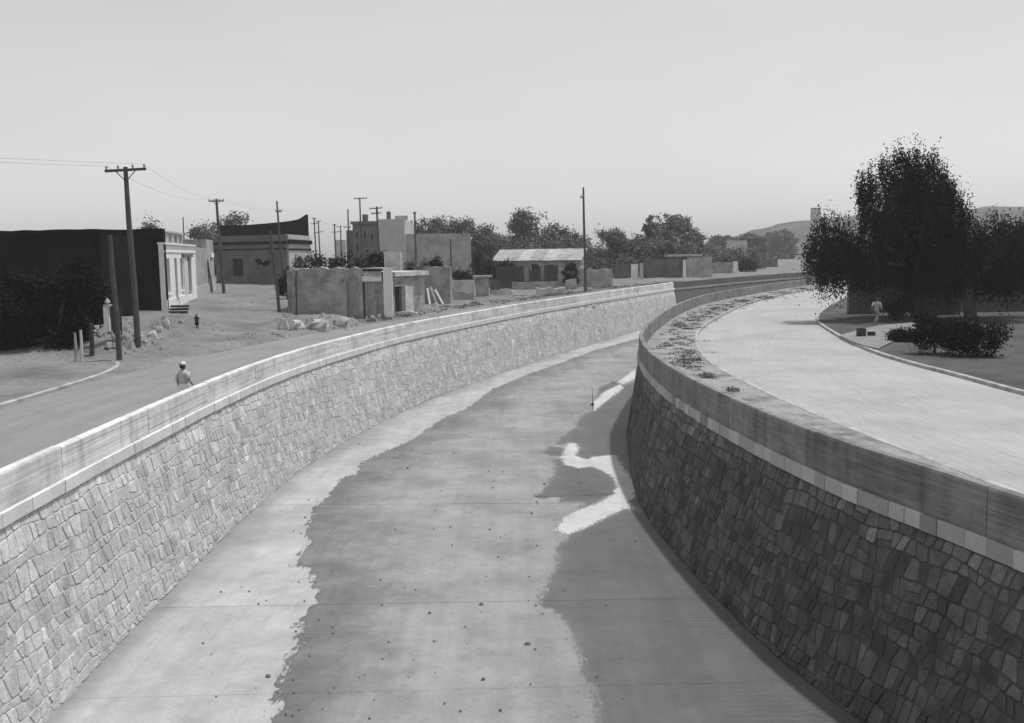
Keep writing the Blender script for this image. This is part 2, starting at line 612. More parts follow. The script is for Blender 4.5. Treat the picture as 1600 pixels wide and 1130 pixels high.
def kerb(name, path, s0, s1, sgn):
    m = MB()
    prof = [(0.0, -0.05), (0.0, 0.11), (0.02 * sgn, 0.132), (0.16 * sgn, 0.135), (0.16 * sgn, -0.05)]
    sweep(m, path, s0, s1, prof)
    o = m.build(name, 'kerb', None, origin=(0, 0, 0))
    bm = bmesh.new()
    bm.from_mesh(o.data)
    bmesh.ops.recalc_face_normals(bm, faces=bm.faces)
    bm.to_mesh(o.data)
    bm.free()
    return tag(o, kind='structure')


kerb('kerb_by_parapet', NK, 0, NK.len, 1)
kerb('kerb_by_trees', FK, 0, FK.len, -1)
LK = Path([(-16.1, -45), (-16.15, -5), (-16.3, 20), (-16.25, 34.5), (-16.4, 38.5), (-17.0, 41.6), (-18.3, 43.6), (-20.5, 44.8)], 1)
kerb('kerb_at_corner', LK, 0, LK.len, -1)


# ------------------------------------------------------------------ retaining walls
def fixnormals(me):
    bm = bmesh.new()
    bm.from_mesh(me)
    bmesh.ops.recalc_face_normals(bm, faces=bm.faces)
    bm.to_mesh(me)
    bm.free()


def visible_rank(c):
    """smaller is nearer; None if outside the picture"""
    v = Vector(c) - Vector((0, 0, CAMH))
    d = v.dot(fw)
    if d < 1:
        return None
    x, y = F * v.dot(rt) / d, F * v.dot(upv) / d
    if abs(x) > 815 or abs(y) > 580:
        return None
    return d


def stone_cells(s0, s1, z0, z1, r, w=0.27, h=0.28, coursed=1):
    """rubble masonry: wavy courses cut into uneven stones -> quads of (s, z)"""
    cells = []
    lines = [z0]
    while lines[-1] - h * 1.35 > z1:
        lines.append(lines[-1] - h * r.uniform(0.75, 1.3))
    lines.append(z1)
    ph = [[r.uniform(0, 6.28) for _ in range(3)] for _ in lines]

    def lz(i, s):
        if i == 0 or i == len(lines) - 1:
            return lines[i]
        p = ph[i]
        return lines[i] + 0.045 * math.sin(s * 0.55 + p[0]) + 0.04 * math.sin(s * 1.7 + p[1]) + 0.03 * math.sin(s * 3.9 + p[2])
    for i in range(len(lines) - 1):
        s = s0 + r.uniform(0, w)
        lean = 0.0
        while s < s1:
            ww = w * r.choice((0.55, 0.7, 0.85, 1.0, 1.0, 1.2, 1.45)) * r.uniform(0.9, 1.1)
            nl = r.uniform(-0.06, 0.06)
            q = [(s + lean, lz(i + 1, s)), (s + ww + nl, lz(i + 1, s + ww)), (s + ww - nl, lz(i, s + ww)), (s - lean, lz(i, s))]
            k = r.random()
            if k < 0.16 and ww > 0.33:                       # split across the height
                t = r.uniform(0.35, 0.65)
                a = tuple(q[0][j] + (q[3][j] - q[0][j]) * t for j in (0, 1))
                b = tuple(q[1][j] + (q[2][j] - q[1][j]) * (t + r.uniform(-.12, .12)) for j in (0, 1))
                cells.append([q[0], q[1], b, a])
                cells.append([a, b, q[2], q[3]])
            else:
                cells.append(q)
            s += ww
            lean = nl
    return cells


def build_wall(name, path, s0, s1, ztop, zpar, zcop, label, mats, panel, seed, stones_to, joints_at=None, thick=0.2, do_stones=True, bat=0.72):
    r = random.Random(seed)
    m_st, m_mo, m_pa, m_co, cop_tone, st_tone = mats

    def BAT(s):
        if not isinstance(bat, tuple):
            return bat
        return bat[0] + (bat[1] - bat[0]) * float(sm(bat[2], bat[3], path.pos(s)[1]))

    def W(s, out, z):
        b = BAT(s) * (zcop - z) / (zcop - FLOOR) if z < zcop else 0.0
        x, y = path.pos(s, out + b)
        return (x, y, z)
    core = MB()
    # battered body and the inner leaf of the parapet, as one swept section
    prof = [(0.0, zcop + 0.001), (9.0, FLOOR - 0.1), (-1.2, FLOOR - 0.1), (-1.2, -0.02), (-thick + 0.03, -0.02), (-thick + 0.03, ztop - 0.06), (-0.035, ztop - 0.06), (-0.035, zcop + 0.001)]
    sweep(core, path, s0, s1, prof, 0.8, outf=lambda s_, o_: BAT(s_) + 0.02 if o_ == 9.0 else o_)
    core.uv = []
    wall = core.build(name, m_mo, None, origin=(*path.pos((s0 + s1) / 2, 0.3), FLOOR))
    fixnormals(wall.data)
    tag(wall, label, 'retaining wall')
    # parapet panels, board marked
    s = s0
    first = True
    while s < s1 - 0.5:
        L_ = panel if not first else panel * 0.6
        first = False
        e = min(s1, s + L_)
        pm = MB()
        nb = 5
        fr = []
        mis, misz = r.uniform(-0.008, 0.008), r.uniform(-0.008, 0.012)
        hz = (ztop - 0.03 - zpar) / nb
        for b in range(nb):
            o_ = r.uniform(-0.006, 0.005) + mis
            fr += [(o_, zpar + hz * b + 0.006), (o_, zpar + hz * (b + 1) - 0.006)]
            if b < nb - 1:
                fr.append((-0.009, zpar + hz * (b + 1)))
        prof = [(-0.04, zpar + 0.002)] + fr + [(-0.02 + mis, ztop + misz), (-thick + 0.02, ztop + 0.006 + misz), (-thick, ztop - 0.02), (-thick, 0.01), (-thick + 0.02, 0.01), (-thick + 0.02, ztop - 0.2), (-0.04, ztop - 0.2)]
        sweep(pm, path, s + 0.011, e - 0.011, prof, 0.7)
        po = pm.build('parapet_panel', m_pa, wall, origin=(*path.pos((s + e) / 2), zpar))
        fixnormals(po.data)
        s = e
    # coping course
    s = s0
    cops = []
    while s < s1 - 0.3:
        L_ = min(r.choice((0.42, 0.5, 0.58, 0.66, 0.75)), s1 - s)
        cm = MB()
        o2 = 0.075 + r.uniform(-0.012, 0.012)
        prof = [(-0.03, zcop + 0.003), (o2 - 0.015, zcop + 0.003), (o2, zcop + 0.02), (o2, zpar - 0.02), (o2 - 0.02, zpar - 0.002), (-0.03, zpar - 0.002)]
        sweep(cm, path, s + 0.006, s + L_ - 0.006, prof, 0.6)
        cm.uv = []
        t = cop_tone * r.uniform(1 - st_tone * 0.5, 1 + st_tone * 0.5) if r.random() < 0.8 else cop_tone * r.uniform(1 - st_tone, 1 + st_tone)
        cm.tone = [t] * len(cm.f)
        cops.append((s, cm))
        s += L_
    keep = []
    for s_, cm in cops:
        d = visible_rank(cm.v[0])
        keep.append((d if d is not None else 1e5 + s_, cm))
    keep.sort(key=lambda q: q[0])
    rest = MB()
    for i, (d, cm) in enumerate(keep):
        if i < 300 and d < 1e5:
            co = cm.build('coping_stone', m_co, wall)
            fixnormals(co.data)
        else:
            rest.add(cm.v, cm.f)
            rest.tone.extend(cm.tone)
    if rest.v:
        co = rest.build('coping_course', m_co, wall)
        fixnormals(co.data)
        tag(co, kind='stuff')
    if not do_stones:
        return wall
    cells = stone_cells(s0, stones_to, zcop - 0.012, FLOOR + 0.02, r)
    items = []
    ztall = zcop - 0.012
    for q in cells:
        sm_ = MB()
        c0 = sum(p[0] for p in q) / 4
        c1 = sum(p[1] for p in q) / 4
        g = 0.011
        ring = []
        for i in range(4):
            a, b = q[i], q[(i + 1) % 4]
            t = r.uniform(0.05, 0.16)
            for tt in (t, 1 - r.uniform(0.05, 0.16)):
                ring.append((a[0] + (b[0] - a[0]) * tt, a[1] + (b[1] - a[1]) * tt))
        def shrink(p, d):
            vx, vz = p[0] - c0, p[1] - c1
            l = math.hypot(vx, vz) or 1
            k = max(0.3, 1 - d / l)
            return (c0 + vx * k + 0, c1 + vz * k)
        outd = r.uniform(0.004, 0.024)
        tilt = r.uniform(-0.05, 0.05)
        base = [W(*(lambda p: (p[0], -0.01, p[1]))(shrink(p, g + r.uniform(0, 0.008)))) for p in ring]
        top = [W(*(lambda p: (p[0], outd + tilt * (p[0] - c0), p[1]))(shrink(p, g + 0.012 + r.uniform(0, 0.01)))) for p in ring]
        n = 8
        fs = [(i, (i + 1) % n, n + (i + 1) % n, n + i) for i in range(n)] + [tuple(range(n, 2 * n))]
        if r.random() < 0.10:
            t = r.uniform(1.08, 1.2 + 1.0 * st_tone)
        else:
            t = r.uniform(1 - st_tone * 0.75, 1 + st_tone * 0.55)
        if c1 > ztall - 0.45:
            t *= 1.18 if st_tone < .3 else 1.5 * r.uniform(.7, 1.15)
        sm_.add(base + top, fs, tone=t)
        d = visible_rank(top[0])
        items.append((d if d is not None else 1e5 + c0, sm_))
    items.sort(key=lambda k: k[0])
    rest = MB()
    for i, (d, sm_) in enumerate(items):
        if i < 300 and d < 1e5:
            so = sm_.build('stone', m_st, wall)
            fixnormals(so.data)
        else:
            rest.add(sm_.v, sm_.f)
            rest.tone.extend(sm_.tone)
    so = rest.build('stone_facing', m_st, wall)
    fixnormals(so.data)
    tag(so, kind='stuff')
    return wall


sL0 = LW.near(-9, -8)[0]
build_wall('retaining_wall', LW, sL0, LW.len, 0.85, 0.17, -0.12,
           'long sunlit stone retaining wall with low concrete parapet on the left of the channel',
           ('stone', 'mortar', 'parapet_concrete', 'coping', 1.0, 0.13), 4.9, 11, LW.len)
sR0 = RW.near(10.5, -8)[0]
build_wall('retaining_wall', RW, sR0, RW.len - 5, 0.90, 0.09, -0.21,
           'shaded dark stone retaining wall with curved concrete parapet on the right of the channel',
           ('stone_shaded', 'mortar_shaded', 'parapet_concrete_shaded', 'coping', 0.62, 0.45), 5.0, 23, RW.near(17, 84)[0], bat=(1.05, 0.55, 29.0, 41.0))
build_wall('retaining_wall', FW, 0.0, FW.len, 0.85, 0.10, -0.15,
           'distant dark stone channel wall with pale coping line beyond the bend',
           ('stone', 'far_stone', 'far_stone', 'coping', 0.42, 0.2), 6.0, 31, 0, do_stones=False)

# ------------------------------------------------------------------ channel floor
bed = MB()
bed.add([(-14, -45, FLOOR - 0.04), (400, -45, FLOOR - 0.04), (400, 500, FLOOR - 0.04), (-14, 500, FLOOR - 0.04)], [(0, 1, 2, 3)])
cf = bed.build('channel_floor', 'bed', None, origin=(0, 0, FLOOR - 0.04))
tag(cf, kind='structure')
def fpix(L):
    return [flat(x, y, FLOOR) for x, y in L]


def jag(pts, r, amp=0.16, stop=0.10, closed=True):
    out = []
    n = len(pts)
    for i in range(n if closed else n - 1):
        seg = [np.array(pts[i][:2]), np.array(pts[(i + 1) % n][:2])]
        while True:
            new = [seg[0]]
            done = True
            for a, b in zip(seg[:-1], seg[1:]):
                d = b - a
                l = np.linalg.norm(d)
                if l > stop:
                    done = False
                    nrm = np.array([-d[1], d[0]])
                    new.append((a + b) / 2 + nrm * r.uniform(-amp, amp))
                new.append(b)
            seg = new
            if done or len(seg) > 200:
                break
        out.extend([tuple(q) for q in seg[:-1]])
    if not closed:
        out.append(tuple(pts[-1][:2]))
    return out


def sdist(P, poly):
    """signed distance (inside positive) of points P (N,2) to a polygon"""
    A = np.array([p[:2] for p in poly], float)
    B = np.roll(A, -1, 0)
    best = np.full(len(P), 1e9)
    ins = np.zeros(len(P), bool)
    for a, b in zip(A, B):
        d = b - a
        t = np.clip(((P - a) @ d) / (d @ d + 1e-12), 0, 1)
        q = P - (a + t[:, None] * d)
        best = np.minimum(best, np.hypot(q[:, 0], q[:, 1]))
        c = (a[1] > P[:, 1]) != (b[1] > P[:, 1])
        xx = a[0] + (P[:, 1] - a[1]) / (b[1] - a[1] + 1e-12) * d[0]
        ins ^= c & (P[:, 0] < xx)
    return np.where(ins, best, -best)


r5 = random.Random(5)
silt_left = fpix([(400, 1240), (430, 1100), (443, 1048), (465, 1000), (468, 965), (500, 938), (490, 905), (478, 880), (464, 884), (470, 862), (488, 850), (476, 830), (480, 815), (500, 785), (520, 765),
                  (532, 752), (558, 738), (566, 722), (590, 711), (640, 690), (675, 665), (700, 650), (728, 640), (770, 608), (830, 583), (880, 566), (930, 547), (990, 531), (1040, 520)])
silt_poly = [tuple(p[:2]) for p in silt_left] + [(22, 95), (16, 60), (9, 45), (8.5, 30), (9.5, 16), (12, 4)]
wet = {
    'D1a': [(985, 598), (966, 605), (954, 620), (939, 632), (929, 641), (905, 650), (899, 660), (900, 668), (888, 673), (878, 682), (866, 694), (884, 697), (888, 692), (899, 693), (904, 701), (898, 713), (919, 719),
            (930, 714), (961, 711), (968, 724), (978, 738), (991, 754), (993, 764), (988, 778), (981, 784), (992, 796), (1075, 800), (1065, 740), (1060, 690), (1055, 640), (1040, 598)],
    'D1c': [(857, 698), (847, 708), (860, 713), (880, 713), (885, 700)],
    'D1b': [(862, 716), (880, 717), (884, 726), (904, 731), (924, 729), (939, 734), (959, 744), (966, 761), (959, 773), (940, 783), (925, 789), (910, 795), (902, 798), (905, 790), (915, 786), (890, 785), (873, 787),
            (872, 777), (842, 781), (831, 775), (847, 768), (860, 746), (866, 729)],
    'D3': [(936, 805), (955, 790), (973, 787), (978, 790), (955, 801)],
    'D2': [(1085, 797), (992, 798), (974, 795), (955, 804), (939, 811), (912, 825), (884, 836), (867, 858), (867, 880), (861, 892), (841, 934), (838, 945), (867, 960), (880, 976), (897, 1005), (915, 1060), (930, 1140),
           (940, 1250), (1500, 1250), (1400, 1090), (1290, 990), (1190, 890)],
    'D0': [(934, 606), (960, 595), (975, 598), (950, 612), (930, 625)],
}
pale = [(879, 715), (888, 692), (899, 693), (904, 701), (898, 713), (919, 719), (930, 714), (961, 711), (968, 724), (978, 738), (991, 754), (993, 764), (988, 778), (981, 784), (992, 796), (974, 794), (955, 804),
        (912, 825), (884, 835), (872, 828), (878, 812), (905, 797), (936, 786), (959, 773), (966, 761), (959, 744), (939, 734), (924, 729), (904, 731), (884, 726)]
pales = [pale, [(926, 630), (945, 612), (968, 601), (975, 606), (958, 618), (940, 632), (928, 642)], [(964, 598), (992, 578), (994, 590), (975, 600)]]


def floor_material():
    m = bpy.data.materials.new('channel_floor')
    m.use_nodes = True
    nt = m.node_tree
    nt.nodes.clear()
    N, L = nt.nodes.new, nt.links.new
    out, bs, geo = N('ShaderNodeOutputMaterial'), N('ShaderNodeBsdfPrincipled'), N('ShaderNodeNewGeometry')
    bs.inputs['Specular IOR Level'].default_value = 0.25

    def noise(sc, det=6, ro=.6, vec=None):
        n = N('ShaderNodeTexNoise')
        n.inputs['Scale'].default_value = sc
        n.inputs['Detail'].default_value = det
        n.inputs['Roughness'].default_value = ro
        L(vec or geo.outputs['Position'], n.inputs['Vector'])
        return n.outputs['Fac']

    def M(op, a, b=0.0):
        q = N('ShaderNodeMath')
        q.operation = op
        for i, w in enumerate((a, b)):
            if isinstance(w, (int, float)):
                q.inputs[i].default_value = w
            else:
                L(w, q.inputs[i])
        return q.outputs[0]

    def rm(src, a, b, lo, hi, smooth=False):
        q = N('ShaderNodeMapRange')
        if smooth:
            q.interpolation_type = 'SMOOTHSTEP'
        for i, w in enumerate((a, b, lo, hi)):
            q.inputs[i + 1].default_value = w
        L(src, q.inputs[0])
        return q.outputs[0]

    def attr(n):
        a = N('ShaderNodeAttribute')
        a.attribute_name = n
        return a.outputs['Fac']

    def mix(f, a, b):
        return M('ADD', M('MULTIPLY', a, M('SUBTRACT', 1.0, f)), M('MULTIPLY', b, f))
    big, mid, fine = noise(.55, 6, .62), noise(2.6, 8, .68), noise(22, 4, .6)
    mp = N('ShaderNodeMapping')
    mp.inputs['Scale'].default_value = (3.0, .55, 1)
    L(geo.outputs['Position'], mp.inputs[0])
    rag = noise(1.6, 9, .7, mp.outputs[0])
    wob = M('ADD', M('MULTIPLY', M('SUBTRACT', mid, .5), .9), M('MULTIPLY', M('SUBTRACT', rag, .5), 1.0))
    wob2 = M('MULTIPLY', M('SUBTRACT', noise(5.5, 9, .75, mp.outputs[0]), .5), .9)
    sd_s = M('ADD', attr('sd_silt'), M('ADD', wob, M('MULTIPLY', wob2, .35)))
    sd_w = M('ADD', attr('sd_wet'), M('ADD', M('MULTIPLY', wob, .6), M('MULTIPLY', wob2, .7)))
    sd_p = M('ADD', M('ADD', attr('sd_pale'), .02), M('ADD', M('MULTIPLY', wob, .4), M('MULTIPLY', wob2, 1.1)))
    k_s = rm(sd_s, -.05, .09, 0, 1, True)
    k_w = rm(sd_w, -.06, .16, 0, 1, True)
    k_p = rm(sd_p, -.03, .05, 0, 1, True)
    mps = N('ShaderNodeMapping')
    mps.inputs['Scale'].default_value = (2.4, .12, 1)
    mps.inputs['Rotation'].default_value = (0, 0, -.12)
    L(geo.outputs['Position'], mps.inputs[0])
    streak = rm(noise(1.0, 6, .6, mps.outputs[0]), .35, .65, .93, 1.07)
    tex = M('MULTIPLY', M('MULTIPLY', streak, rm(big, .3, .7, .88, 1.12)), M('MULTIPLY', rm(mid, .3, .7, .93, 1.07), rm(fine, .3, .7, .92, 1.08)))
    conc = M('MULTIPLY', M('MULTIPLY', attr('tone'), .36), rm(noise(.9, 7, .65), .42, .66, 1.0, .84))
    # silt: damp along its left edge, drier further in, with drifts of coarser grain
    damp = M('MULTIPLY', rm(M('ADD', sd_s, M('MULTIPLY', M('SUBTRACT', big, .5), 3.0)), 0, 3.0, .66, 1.0, True), rm(noise(.35, 7, .66), .42, .62, 1.02, .78))
    siltc = M('MULTIPLY', damp, .255)
    wetc = M('MULTIPLY', rm(noise(.7, 7, .66), .35, .65, .92, 1.1), M('MULTIPLY', rm(sd_w, 0, .5, 1.2, 1.0), .098))
    palec = 0.46
    v = mix(k_p, mix(k_w, mix(k_s, conc, siltc), wetc), palec)
    v = M('MULTIPLY', v, tex)
    cb = N('ShaderNodeCombineColor')
    for i in range(3):
        L(v, cb.inputs[i])
    L(cb.outputs[0], bs.inputs['Base Color'])
    kw2 = M('MULTIPLY', k_w, M('SUBTRACT', 1.0, k_p))
    L(rm(kw2, 0, 1, .95, .55), bs.inputs['Roughness'])
    # ripples and lumps in the silt, faint trowel relief on the concrete
    wv = N('ShaderNodeTexWave')
    wv.wave_type, wv.bands_direction = 'BANDS', 'Y'
    wv.inputs['Scale'].default_value = 1.6
    wv.inputs['Distortion'].default_value = 5.0
    wv.inputs['Detail'].default_value = 3.0
    wv.inputs['Detail Scale'].default_value = 2.2
    L(geo.outputs['Position'], wv.inputs['Vector'])
    rip = M('MULTIPLY', M('MULTIPLY', wv.outputs['Fac'], rm(noise(.25, 3, .5), .45, .62, 0, 1, True)), .7)
    clod = M('MULTIPLY', rm(noise(4.5, 6, .7), .62, .78, 0, 1, True), .9)
    hgt = M('ADD', M('MULTIPLY', k_s, M('ADD', M('ADD', rip, clod), M('MULTIPLY', mid, 1.6))), M('MULTIPLY', fine, .15))
    hgt = M('ADD', hgt, M('MULTIPLY', k_s, .35))
    bp = N('ShaderNodeBump')
    bp.inputs['Strength'].default_value = .9
    bp.inputs['Distance'].default_value = .022
    L(hgt, bp.inputs['Height'])
    L(bp.outputs[0], bs.inputs['Normal'])
    L(bs.outputs[0], out.inputs[0])
    MATS['channel_floor'] = m


floor_material()
U_f = [-0.8, 0.72, 1.0, 1.3, 1.7] + list(np.arange(2.1, 16.1, 0.14)) + [17, 18, 20, 23]
SJ = LW.near(*flat(520, 788, FLOOR)[:2])[0]
s = SJ - 4.75 * int((SJ - LW.near(-9, -8)[0]) / 4.75)
while s < LW.len - 1:
    e = min(LW.len, s + 4.75)
    m = MB()
    nS_ = 32
    S = np.linspace(s + 0.003, e - 0.003, nS_)
    dz = rnd.uniform(-0.004, 0.004)
    for si in S:
        for u in U_f:
            m.v.append((*LW.pos(si, u), FLOOR + dz))
    Cn = len(U_f)
    for i in range(nS_ - 1):
        for j in range(Cn - 1):
            m.f.append((i * Cn + j, (i + 1) * Cn + j, (i + 1) * Cn + j + 1, i * Cn + j + 1))
    PV = np.array(m.v)[:, :2]
    o = m.build('floor_slab', 'channel_floor', cf, origin=(*LW.pos((s + e) / 2, 8), FLOOR))
    base = rnd.uniform(0.96, 1.04)
    vals = []
    for si in S:
        for u in U_f:
            # washed-down earth along the foot of the wall
            vals.append(base * (0.70 + 0.30 * float(sm(0.7, 2.0 + 0.7 * math.sin(si * 0.37) + 0.3 * math.sin(si * 1.3), u))))
    for nm, arr in (('tone', np.array(vals)), ('sd_silt', sdist(PV, silt_poly)), ('sd_wet', np.max([sdist(PV, fpix(q)) for q in wet.values()], 0)), ('sd_pale', np.max([sdist(PV, fpix(q)) for q in pales], 0))):
        a = o.data.attributes.new(nm, 'FLOAT', 'POINT')
        a.data.foreach_set('value', arr.astype(np.float32))
    if o.data.polygons[0].normal.z < 0:
        o.data.flip_normals()
    s = e
# beyond the corner the floor simply goes on
fm = MB()
fm.add([(*FW.pos(0, -2), FLOOR - 0.01), (*FW.pos(FW.len, -2), FLOOR - 0.01), (*FW.pos(FW.len, 24), FLOOR - 0.01), (*FW.pos(0, 24), FLOOR - 0.01)], [(0, 1, 2, 3)], tone=1.0)
fo = fm.build('floor_slab', 'floor_concrete', cf)
fixnormals(fo.data)


def crack(L, w, z):
    p = jag(fpix(L), r5, 0.02, 0.15, closed=False)
    m = MB()
    n = len(p)
    for i, q in enumerate(p):
        ww = w * (0.4 + r5.random())
        m.v += [(q[0], q[1] - ww / 2, z), (q[0], q[1] + ww / 2, z)]
    m.f = [(2 * i, 2 * i + 2, 2 * i + 3, 2 * i + 1) for i in range(n - 1)]
    o = m.build('joint_line', 'crack', None, origin=(0, 0, 0))
    fixnormals(o.data)
    tag(o, kind='structure')


crack([(835, 776), (900, 775), (962, 771)], 0.10, FLOOR + 0.008)
# litter of pebbles and clods on the silt
pm = MB()
for i in range(170):
    x, y = r5.uniform(300, 1000), r5.uniform(545, 1125)
    p = flat(x, y, FLOOR)
    if not (LW.near(p.x, p.y)[1] > 1.4 and RW.near(p.x, p.y)[1] > 1.2):
        continue
    a = r5.uniform(0.006, 0.018) * (1.9 if r5.random() < 0.10 else 1) * (1 + p.y / 60)
    n = 6
    vs_ = [(p.x + a * math.cos(t) * r5.uniform(.8, 2.0), p.y + a * math.sin(t) * r5.uniform(.7, 1.4), FLOOR + 0.01) for t in [2 * math.pi * k / n for k in range(n)]]
    vs_ += [(p.x + (v[0] - p.x) * .5, p.y + (v[1] - p.y) * .5, FLOOR + 0.02 + a * 0.8) for v in vs_]
    pm.add(vs_, [(k, (k + 1) % n, n + (k + 1) % n, n + k) for k in range(n)] + [tuple(range(n, 2 * n))])
o = pm.build('pebbles', 'plaster_mid', None, origin=(0, 0, FLOOR))
tag(o, kind='stuff')
# a stick caught upright in the silt
b = flat(927, 641, FLOOR)
st = empty('stick', b, 'thin dark stick standing upright in the channel silt near the right wall', 'stick')
MB().tube([b - Vector((0, 0, .05)), b + Vector((-.03, 0, .55)), b + Vector((-.06, .02, 1.25))], [.02, .017, .008], 6).build('stem', 'wood_dark', st)
MB().rings([((b.x, b.y, b.z + .22), .03, .03), ((b.x - .06, b.y, b.z + .28), .09, .07), ((b.x - .04, b.y, b.z + .36), .07, .06), ((b.x, b.y, b.z + .42), .03, .03)]).build('snagged_weed', 'wood_dark', st)


# ------------------------------------------------------------------ buildings
def wall_mesh(p0, p1, z0, z1, openings=(), thick=0.3, z0b=None):
    """upright wall from p0 to p1 in plan; openings (u0,u1,v0,v1) are real holes; the wall thickens to the left of travel"""
    p0, p1 = Vector((p0[0], p0[1])), Vector((p1[0], p1[1]))
    L_ = (p1 - p0).length
    t = (p1 - p0) / L_
    nrm = Vector((-t.y, t.x))
    us = sorted({0, L_, *[v for o in openings for v in o[:2]]})
    vs_ = sorted({z0, z1, *[v for o in openings for v in o[2:4]]})
    m = MB()

    def P(u, z, d):
        q = p0 + t * u + nrm * d
        return (q.x, q.y, z)
    nu, nv = len(us), len(vs_)

    def hole(i, j):
        if i < 0 or j < 0 or i >= nu - 1 or j >= nv - 1:
            return True
        uc, vc = (us[i] + us[i + 1]) / 2, (vs_[j] + vs_[j + 1]) / 2
        return any(o[0] < uc < o[1] and o[2] < vc < o[3] for o in openings)
    idx = {}

    def V(i, j, d):
        k = (i, j, d)
        if k not in idx:
            idx[k] = len(m.v)
            m.v.append(P(us[i], vs_[j], d))
        return idx[k]
    for i in range(nu - 1):
        for j in range(nv - 1):
            if hole(i, j):
                continue
            m.f.append((V(i, j, 0), V(i + 1, j, 0), V(i + 1, j + 1, 0), V(i, j + 1, 0)))
            m.f.append((V(i, j + 1, thick), V(i + 1, j + 1, thick), V(i + 1, j, thick), V(i, j, thick)))
            for (a, b, ni, nj) in (((i, j), (i + 1, j), i, j - 1), ((i + 1, j), (i + 1, j + 1), i + 1, j), ((i + 1, j + 1), (i, j + 1), i, j + 1), ((i, j + 1), (i, j), i - 1, j)):
                if hole(ni, nj):
                    m.f.append((V(*b, 0), V(*a, 0), V(*a, thick), V(*b, thick)))
    return m


def rough_wall(p0, p1, z0, z1, thick=0.35, r=None, step=0.5, topj=0.06, facej=0.02, profile=None):
    """a wall with an uneven top and lumpy faces"""
    r = r or rnd
    p0, p1 = Vector((p0[0], p0[1])), Vector((p1[0], p1[1]))
    L_ = (p1 - p0).length
    t = (p1 - p0) / L_
    nrm = Vector((-t.y, t.x))
    n = max(2, int(L_ / step))
    hn = max(2, int((z1 - z0) / 0.5))
    m = MB()
    for i in range(n + 1):
        u = L_ * i / n
        zt = (profile(u / L_) if profile else z1) + r.uniform(-topj, topj)
        for side in (0, 1):
            for j in range(hn + 1):
                z = z0 + (zt - z0) * j / hn
                d = (0 if side == 0 else thick) + (r.uniform(-facej, facej))
                q = p0 + t * u + nrm * d
                m.v.append((q.x, q.y, z))
    k = 2 * (hn + 1)
    for i in range(n):
        a, b = i * k, (i + 1) * k
        for j in range(hn):
            m.f.append((a + j, b + j, b + j + 1, a + j + 1))
            m.f.append((a + hn + 1 + j + 1, b + hn + 1 + j + 1, b + hn + 1 + j, a + hn + 1 + j))
        m.f.append((a + hn, b + hn, b + 2 * hn + 1, a + 2 * hn + 1))
    for base in (0, n * k):
        for j in range(hn):
            q = (base + j, base + j + 1, base + hn + 2 + j, base + hn + 1 + j)
            m.f.append(q if base == 0 else q[::-1])
    return m


def bld(m, name, material, parent):
    o = m.build(name, material, parent)
    fixnormals(o.data)
    return o


def plan_box(name, corners, z0, z1, material, parent):
    m = MB()
    n = len(corners)
    m.add([(c[0], c[1], z0) for c in corners] + [(c[0], c[1], z1) for c in corners],
          [(i, (i + 1) % n, n + (i + 1) % n, n + i) for i in range(n)] + [tuple(range(n))[::-1], tuple(range(n, 2 * n))])
    return bld(m, name, material, parent)


def plate(p0, t, u0, u1, z0, z1, d0, d1):
    """box in a wall's own frame: along u, outwards d (towards the viewer side = negative left)"""
    nrm = Vector((-t.y, t.x))
    m = MB()
    vs_ = []
    for z in (z0, z1):
        for u, d in ((u0, d0), (u1, d0), (u1, d1), (u0, d1)):
            q = p0 + t * u + nrm * d
            vs_.append((q.x, q.y, z))
    return m.add(vs_, [(3, 2, 1, 0), (4, 5, 6, 7), (0, 1, 5, 4), (1, 2, 6, 5), (2, 3, 7, 6), (3, 0, 4, 7)])


# --- white-fronted house on the side street
cA = G(261, 487)
cA = Vector((cA.x, cA.y))
dA = (Vector((-30.2, 98.5)) - Vector((-23.7, 66.0))).normalized()       # up the side street


def u_at(px, p0, t):
    """distance along p0 + t*u at which a photo column is met"""
    d = ray(px, 420)
    k = d.x / d.y
    return (k * p0.y - p0.x) / (t.x - k * t.y)


zA = ground(cA.x - 1, cA.y) - 0.15
uW = u_at(306, cA, dA)
uE = u_at(337, cA, dA)
zt_f = at(250, 382, cA.y).z
hA = empty('house', (cA.x - 4, cA.y + 6, zA), 'white fronted single storey house with tall narrow doorways and black shaded side wall', 'house')


def opx(pl, pr, zl, zh, p0=cA, t=dA):
    return (u_at(pl, p0, t), u_at(pr, p0, t), zl, zh)


zlow = zA + 0.95
opsA = [opx(261.0, 265.2, zlow + 0.35, zlow + 2.85), opx(273, 276.6, zA + 0.55, zlow + 2.85), opx(282, 285.6, zlow + 0.35, zlow + 2.85), opx(293, 299.0, zA + 0.75, zlow + 2.9)]
bld(wall_mesh(cA, cA + dA * uW, zA, zt_f, opsA, 0.35), 'front_wall', 'whitewash', hA)
for i, (u0, u1, v0, v1) in enumerate(opsA):
    nm = 'door' if i in (1, 3) else 'window'
    d = bld(plate(cA, dA, u0 + .002, u1 - .002, v0 + .002, v1 - .002, 0.20, 0.26), nm, 'wood_dark', hA)
    if nm == 'window':
        bld(plate(cA, dA, u0 + .1, u1 - .1, v0 + 1.1, v1 - .12, 0.185, 0.199), 'pane', 'glass_dark', d)
        bld(plate(cA, dA, u0 - .08, u1 + .08, v0 - .1, v0 - .003, -0.07, 0.1), 'sill', 'whitewash', d)
    else:
        bld(plate(cA, dA, (u0 + u1) / 2 - .02, (u0 + u1) / 2 + .02, v0 + .05, v1 - .05, 0.175, 0.199), 'meeting_rail', 'wood_dark', d)
bld(plate(cA, dA, opsA[2][1] + .35, opsA[3][0] - .02, opsA[3][2] + .2, opsA[3][3] - .3, -0.06, -0.003), 'shutter', 'wood_pale', hA)
